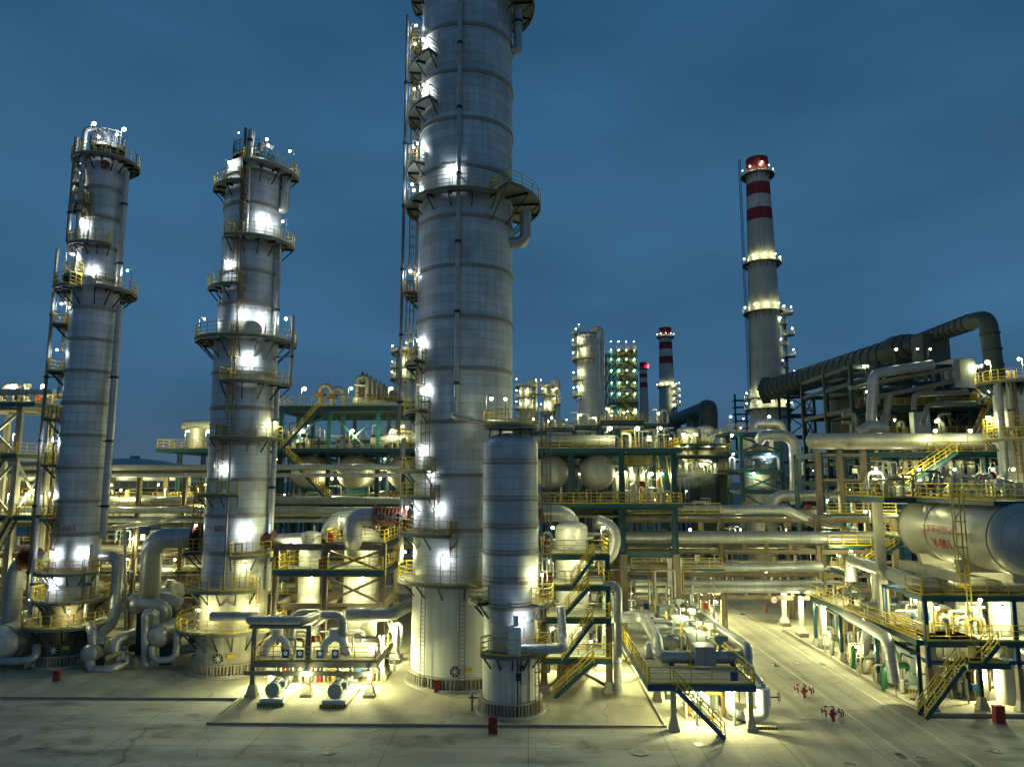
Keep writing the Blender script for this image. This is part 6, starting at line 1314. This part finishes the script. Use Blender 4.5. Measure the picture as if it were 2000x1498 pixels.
far_column('stout ringed column with lit side platforms between the domed drum and steel tower', 1148, 175, 652, 2.9, [(655, 120, 300), (680, 150, 260), (704, 150, 290), (745, 170, 240), (775, 170, 230)])
far_column('small lit column just right of the huge column', 1028, 200, 752, 2.1, [(756, 0, 360), (778, 180, 330), (800, 180, 330)]); far_column('small lit column second right of the huge column', 1074, 200, 750, 1.9, [(758, 0, 360), (775, 200, 380), (805, 180, 300), (790, 300, 400)])
far_column('slim lit column peeping out left of the huge column', 789, 180, 676, 2.3, [(690, 150, 390), (722, 150, 390), (742, 150, 390), (800, 150, 300)])
single('link_bridge', 'thin walkway joining the two small lit columns', 'walkway', MB().box(X(1034, 199, 40), 197.5, zp(772, 5, 199), X(1066, 199, 40), 199, zp(770, 5, 199)+.1), 'steel', (X(1034, 199, 40), 198, zp(772, 5, 199)))
GY = 190.0; gx_ = [X(1190, GY, 40), X(1206, GY, 40), X(1244, GY, 40)]; gz_ = [zp(p, 30, GY) for p in (880, 850, 820, 785, 764, 740, 718, 700, 684)]
GT = frame('lit_steel_tower', 'tall teal open steel tower full of lamps and stairs', 'steel structure', gx_, (GY, GY+9), gz_, m='teal_paint', w=.7, foot=False, decks=[(k, gx_[1], gx_[2], GY-.4, GY+9, 'fr') for k in range(2, 9)], braces=[('x', 0, 0, k) for k in range(2, 9)]+[('x', 1, 0, k) for k in range(2, 9)])
for k in range(2, 9): deck(GT, gz_[k]-1.9, gx_[1]+.4, gx_[2]-.4, GY+1.5, GY+4, 'f')
for k in range(2, 9):
    for i in range(4): lamp(GT, (gx_[0]+(gx_[2]-gx_[0])*(i+.3)/3.6, GY-.6, gz_[k]+.06), 2.3, 170 if i % 2 else 100, 'warm', (0, 0), .15)
    if k < 8: stairs(GT, (gx_[1]+(.5 if k % 2 else 4.6), GY-1.5, gz_[k]), (gx_[1]+(4.6 if k % 2 else .5), GY-1.5, gz_[k+1]), .9)
# second duct and the vessels by it
F2 = Thing('flue_duct', 'smaller dark duct rising from the middle chimney to a rounded hood', 'duct', tuple(P(1308, 825, 260))); ribbed(F2, [P(1300, 828, 300), P(1358, 806, 250), P(1385, 797, 230)], 2.6, 'main_duct', 60); F2.part('hood', MB().tube([P(1380, 798, 232), P(1384, 800, 228), P(1384, 838, 228)], 2.9, 20, bend=2.5), 'duct_steel'); F2.part('vertical_duct', MB().tube([P(1353, 808, 252), P(1353, 850, 252)], 2.2, 20), 'duct_steel'); F2.part('vertical_duct', MB().tube([P(1320, 824, 280), P(1320, 870, 280)], 2.0, 20), 'duct_steel')
WY = 150.0; wx = [X(p, WY, 20) for p in (1322, 1360, 1400, 1424)]; wz = [zp(p, 40, WY) for p in (985, 926, 890, 868)]
WF = frame('furnace_block', 'lit yellow furnace block with dark wall beyond the teal floors', 'steel structure', wx, (WY, WY+14), wz, m='dark_steel', w=.6, foot=False, decks=[(1, wx[0], wx[-1], WY-1, WY+14, 'f'), (2, wx[0], wx[-1], WY-1, WY+14, 'f'), (3, wx[0], wx[-1], WY-1, WY+14, 'f')])
WF.part('dark_wall', MB().box(X(1372, WY, 15), WY+1, .0, wx[-1], WY+12, wz[1]-.4), 'duct_steel', smooth=False)
for i in range(14): lamp(WF, (wx[0]+(wx[-1]-wx[0])*random.random(), WY-.7, wz[1+i % 3]+.06), 2.2, 170, 'warm', (0, 0), .18)
for px, py0, py1, r, lab in ((1342, 925, 880, 1.9, 'pale dust pot, leftmost of the trio on the furnace block'), (1379, 925, 880, 1.9, 'pale dust pot in the middle of the trio on the furnace block'), (1410, 925, 880, 1.9, 'pale dust pot, rightmost of the trio on the furnace block'), (1382, 868, 838, 1.9, 'lit dome pot under the hood of the smaller duct'), (1348, 868, 842, 2.4, 'wide lit pot on the furnace block roof')):
    x = X(px, WY+3, 20); vessel(lab, (x, WY+4), r, zp(py0, x, WY+3), zp(py1, x, WY+3), m='drum_cladding', group='pots on the furnace block')
# clutter of lit plant between the far columns
random.seed(77)
lab_block = 'low lit plant block with pipes and rails far behind the drum floors'
for i, (px, Y, py) in enumerate(((1030, 150, 842), (1075, 160, 838), (1120, 150, 836), (1165, 140, 832), (1215, 130, 822), (1255, 135, 828), (760, 160, 850), (700, 170, 860), (600, 170, 862), (560, 150, 850), (1330, 200, 872), (1560, 150, 940), (1620, 140, 930))):
    q = P(px, py, Y); w_ = 7+random.random()*5; T = Thing('process_block', ('lit plant block far behind, seen '+('past the small lit columns', 'below the second small lit column', 'at the foot of the stout ringed column', 'right of the stout ringed column', 'below the lit steel tower', 'at the foot of the farthest chimney', 'left of the huge column at roof height', 'through the middle of the left teal floors', 'behind the long stair', 'behind the wide column', 'under the smaller duct', 'right of the white reactor', 'under the fat cream pipe')[i]), 'plant block', (q.x, Y, 0), 'distant plant blocks')
    cm = MB()
    for sx_ in (-1, -.33, .33, 1):
        for sy_ in (0, 7): cm.box(q.x+sx_*w_/2-.25, Y+sy_-.25, 0, q.x+sx_*w_/2+.25, Y+sy_+.25, q.z)
    T.part('column_row', cm, 'teal_paint', smooth=False)
    for k in range(3):
        z = q.z*(1-.28*k); deck(T, z, q.x-w_/2, q.x+w_/2, Y-.4, Y+7, 'f'); lamp(T, (q.x-w_/2+1+k*2, Y-.2, z+.06), 2.3, 130, 'warm', (0, 0), .19); lamp(T, (q.x+w_/2-1, Y+2, z+.06), 2.3, 130, 'warm', (0, 0), .17)
        fill(T, q.x-w_/2, q.x+w_/2, Y, Y+5, z+.07, 7, 3.0, r=(.08, .24))
        T.part('pipe_run', MB().tube([(q.x-w_/2, Y-1, z-1.2), (q.x+w_/2, Y-1, z-1.2)], .3, 10), 'pipe_cladding')

random.seed(8)
for k, (m_, n_) in enumerate(((1, 22), (2, 26), (3, 26), (4, 12))): fill(BH, nx[1], nx[-1], NY-.6, NY+3.5, nz[m_]+.08, n_, 3.6, ('dark_steel', 'dark_steel', 'duct_steel', 'rusty_yellow', 'duct_steel'), (.1, .35))
for z in (nz[3], nz[1]): deck(BH, z+.01, nx[0], nx[-1], NY-2.2, NY-1.3, 'f', 'grating', 'dark_steel', 'rusty_yellow')
fill(WF, wx[0], wx[-1], WY-.5, WY+6, wz[1]+.08, 40, 3.5, r=(.12, .4)); fill(WF, wx[0], wx[-1], WY-.5, WY+6, wz[3]+.08, 26, 3.5, r=(.12, .4)); fill(RF, fx[0]-1.5, fx[1], RY, RY+1.2, fz[2]+.08, 10, 2.5, r=(.1, .3)); fill(GT, gx_[1], gx_[2], GY, GY+4, gz_[2]+.08, 20, 3.5, r=(.15, .5))

# steam drifting off the plant
def plume(label, c, rad, dens, col):
    m = bpy.data.materials.new('steam'); m.use_nodes = True; nt = m.node_tree; nt.nodes.clear(); L = nt.links.new
    o = _n(nt, 'OutputMaterial'); v = _n(nt, 'VolumePrincipled'); v.inputs['Color'].default_value = (*col, 1); tc = _n(nt, 'TexCoord')
    mp = _n(nt, 'Mapping'); mp.inputs['Scale'].default_value = (1/rad[0], 1/rad[1], 1/rad[2]); L(tc.outputs['Object'], mp.inputs['Vector'])
    ln = _n(nt, 'VectorMath'); ln.operation = 'LENGTH'; L(mp.outputs[0], ln.inputs[0]); fo = _n(nt, 'MapRange'); fo.inputs['From Min'].default_value = 1.0; fo.inputs['From Max'].default_value = 0.2; L(ln.outputs['Value'], fo.inputs['Value'])
    nz = _n(nt, 'TexNoise'); nz.inputs['Scale'].default_value = 2.2; nz.inputs['Detail'].default_value = 4; L(mp.outputs[0], nz.inputs['Vector']); nr = _n(nt, 'MapRange'); nr.inputs['From Min'].default_value = .42; nr.inputs['From Max'].default_value = .7; L(nz.outputs['Fac'], nr.inputs['Value'])
    mu = _n(nt, 'Math'); mu.operation = 'MULTIPLY'; L(fo.outputs['Result'], mu.inputs[0]); L(nr.outputs['Result'], mu.inputs[1]); m2 = _n(nt, 'Math'); m2.operation = 'MULTIPLY'; m2.inputs[1].default_value = dens; L(mu.outputs[0], m2.inputs[0]); L(m2.outputs[0], v.inputs['Density']); L(v.outputs[0], o.inputs['Volume'])
    mb = MB(); n = 8; mb.lathe([(math.sin(math.pi*i/n), -math.cos(math.pi*i/n)) for i in range(n+1)], (0, 0, 0), 'z', 16); mb.v = [(c[0]+x*rad[0], c[1]+y*rad[1], c[2]+z*rad[2]) for x, y, z in mb.v]
    return single('steam_plume', label, 'steam', mb, m, tuple(c), kind='stuff')
plume('thin white steam drifting over the furnace block', P(1345, 932, 146), (6.5, 3, 2.6), .5, (.9, .9, .85)); plume('dim steam cloud rising far behind the flue duct', P(1606, 826, 620), (17, 10, 20), .09, (.6, .62, .7))
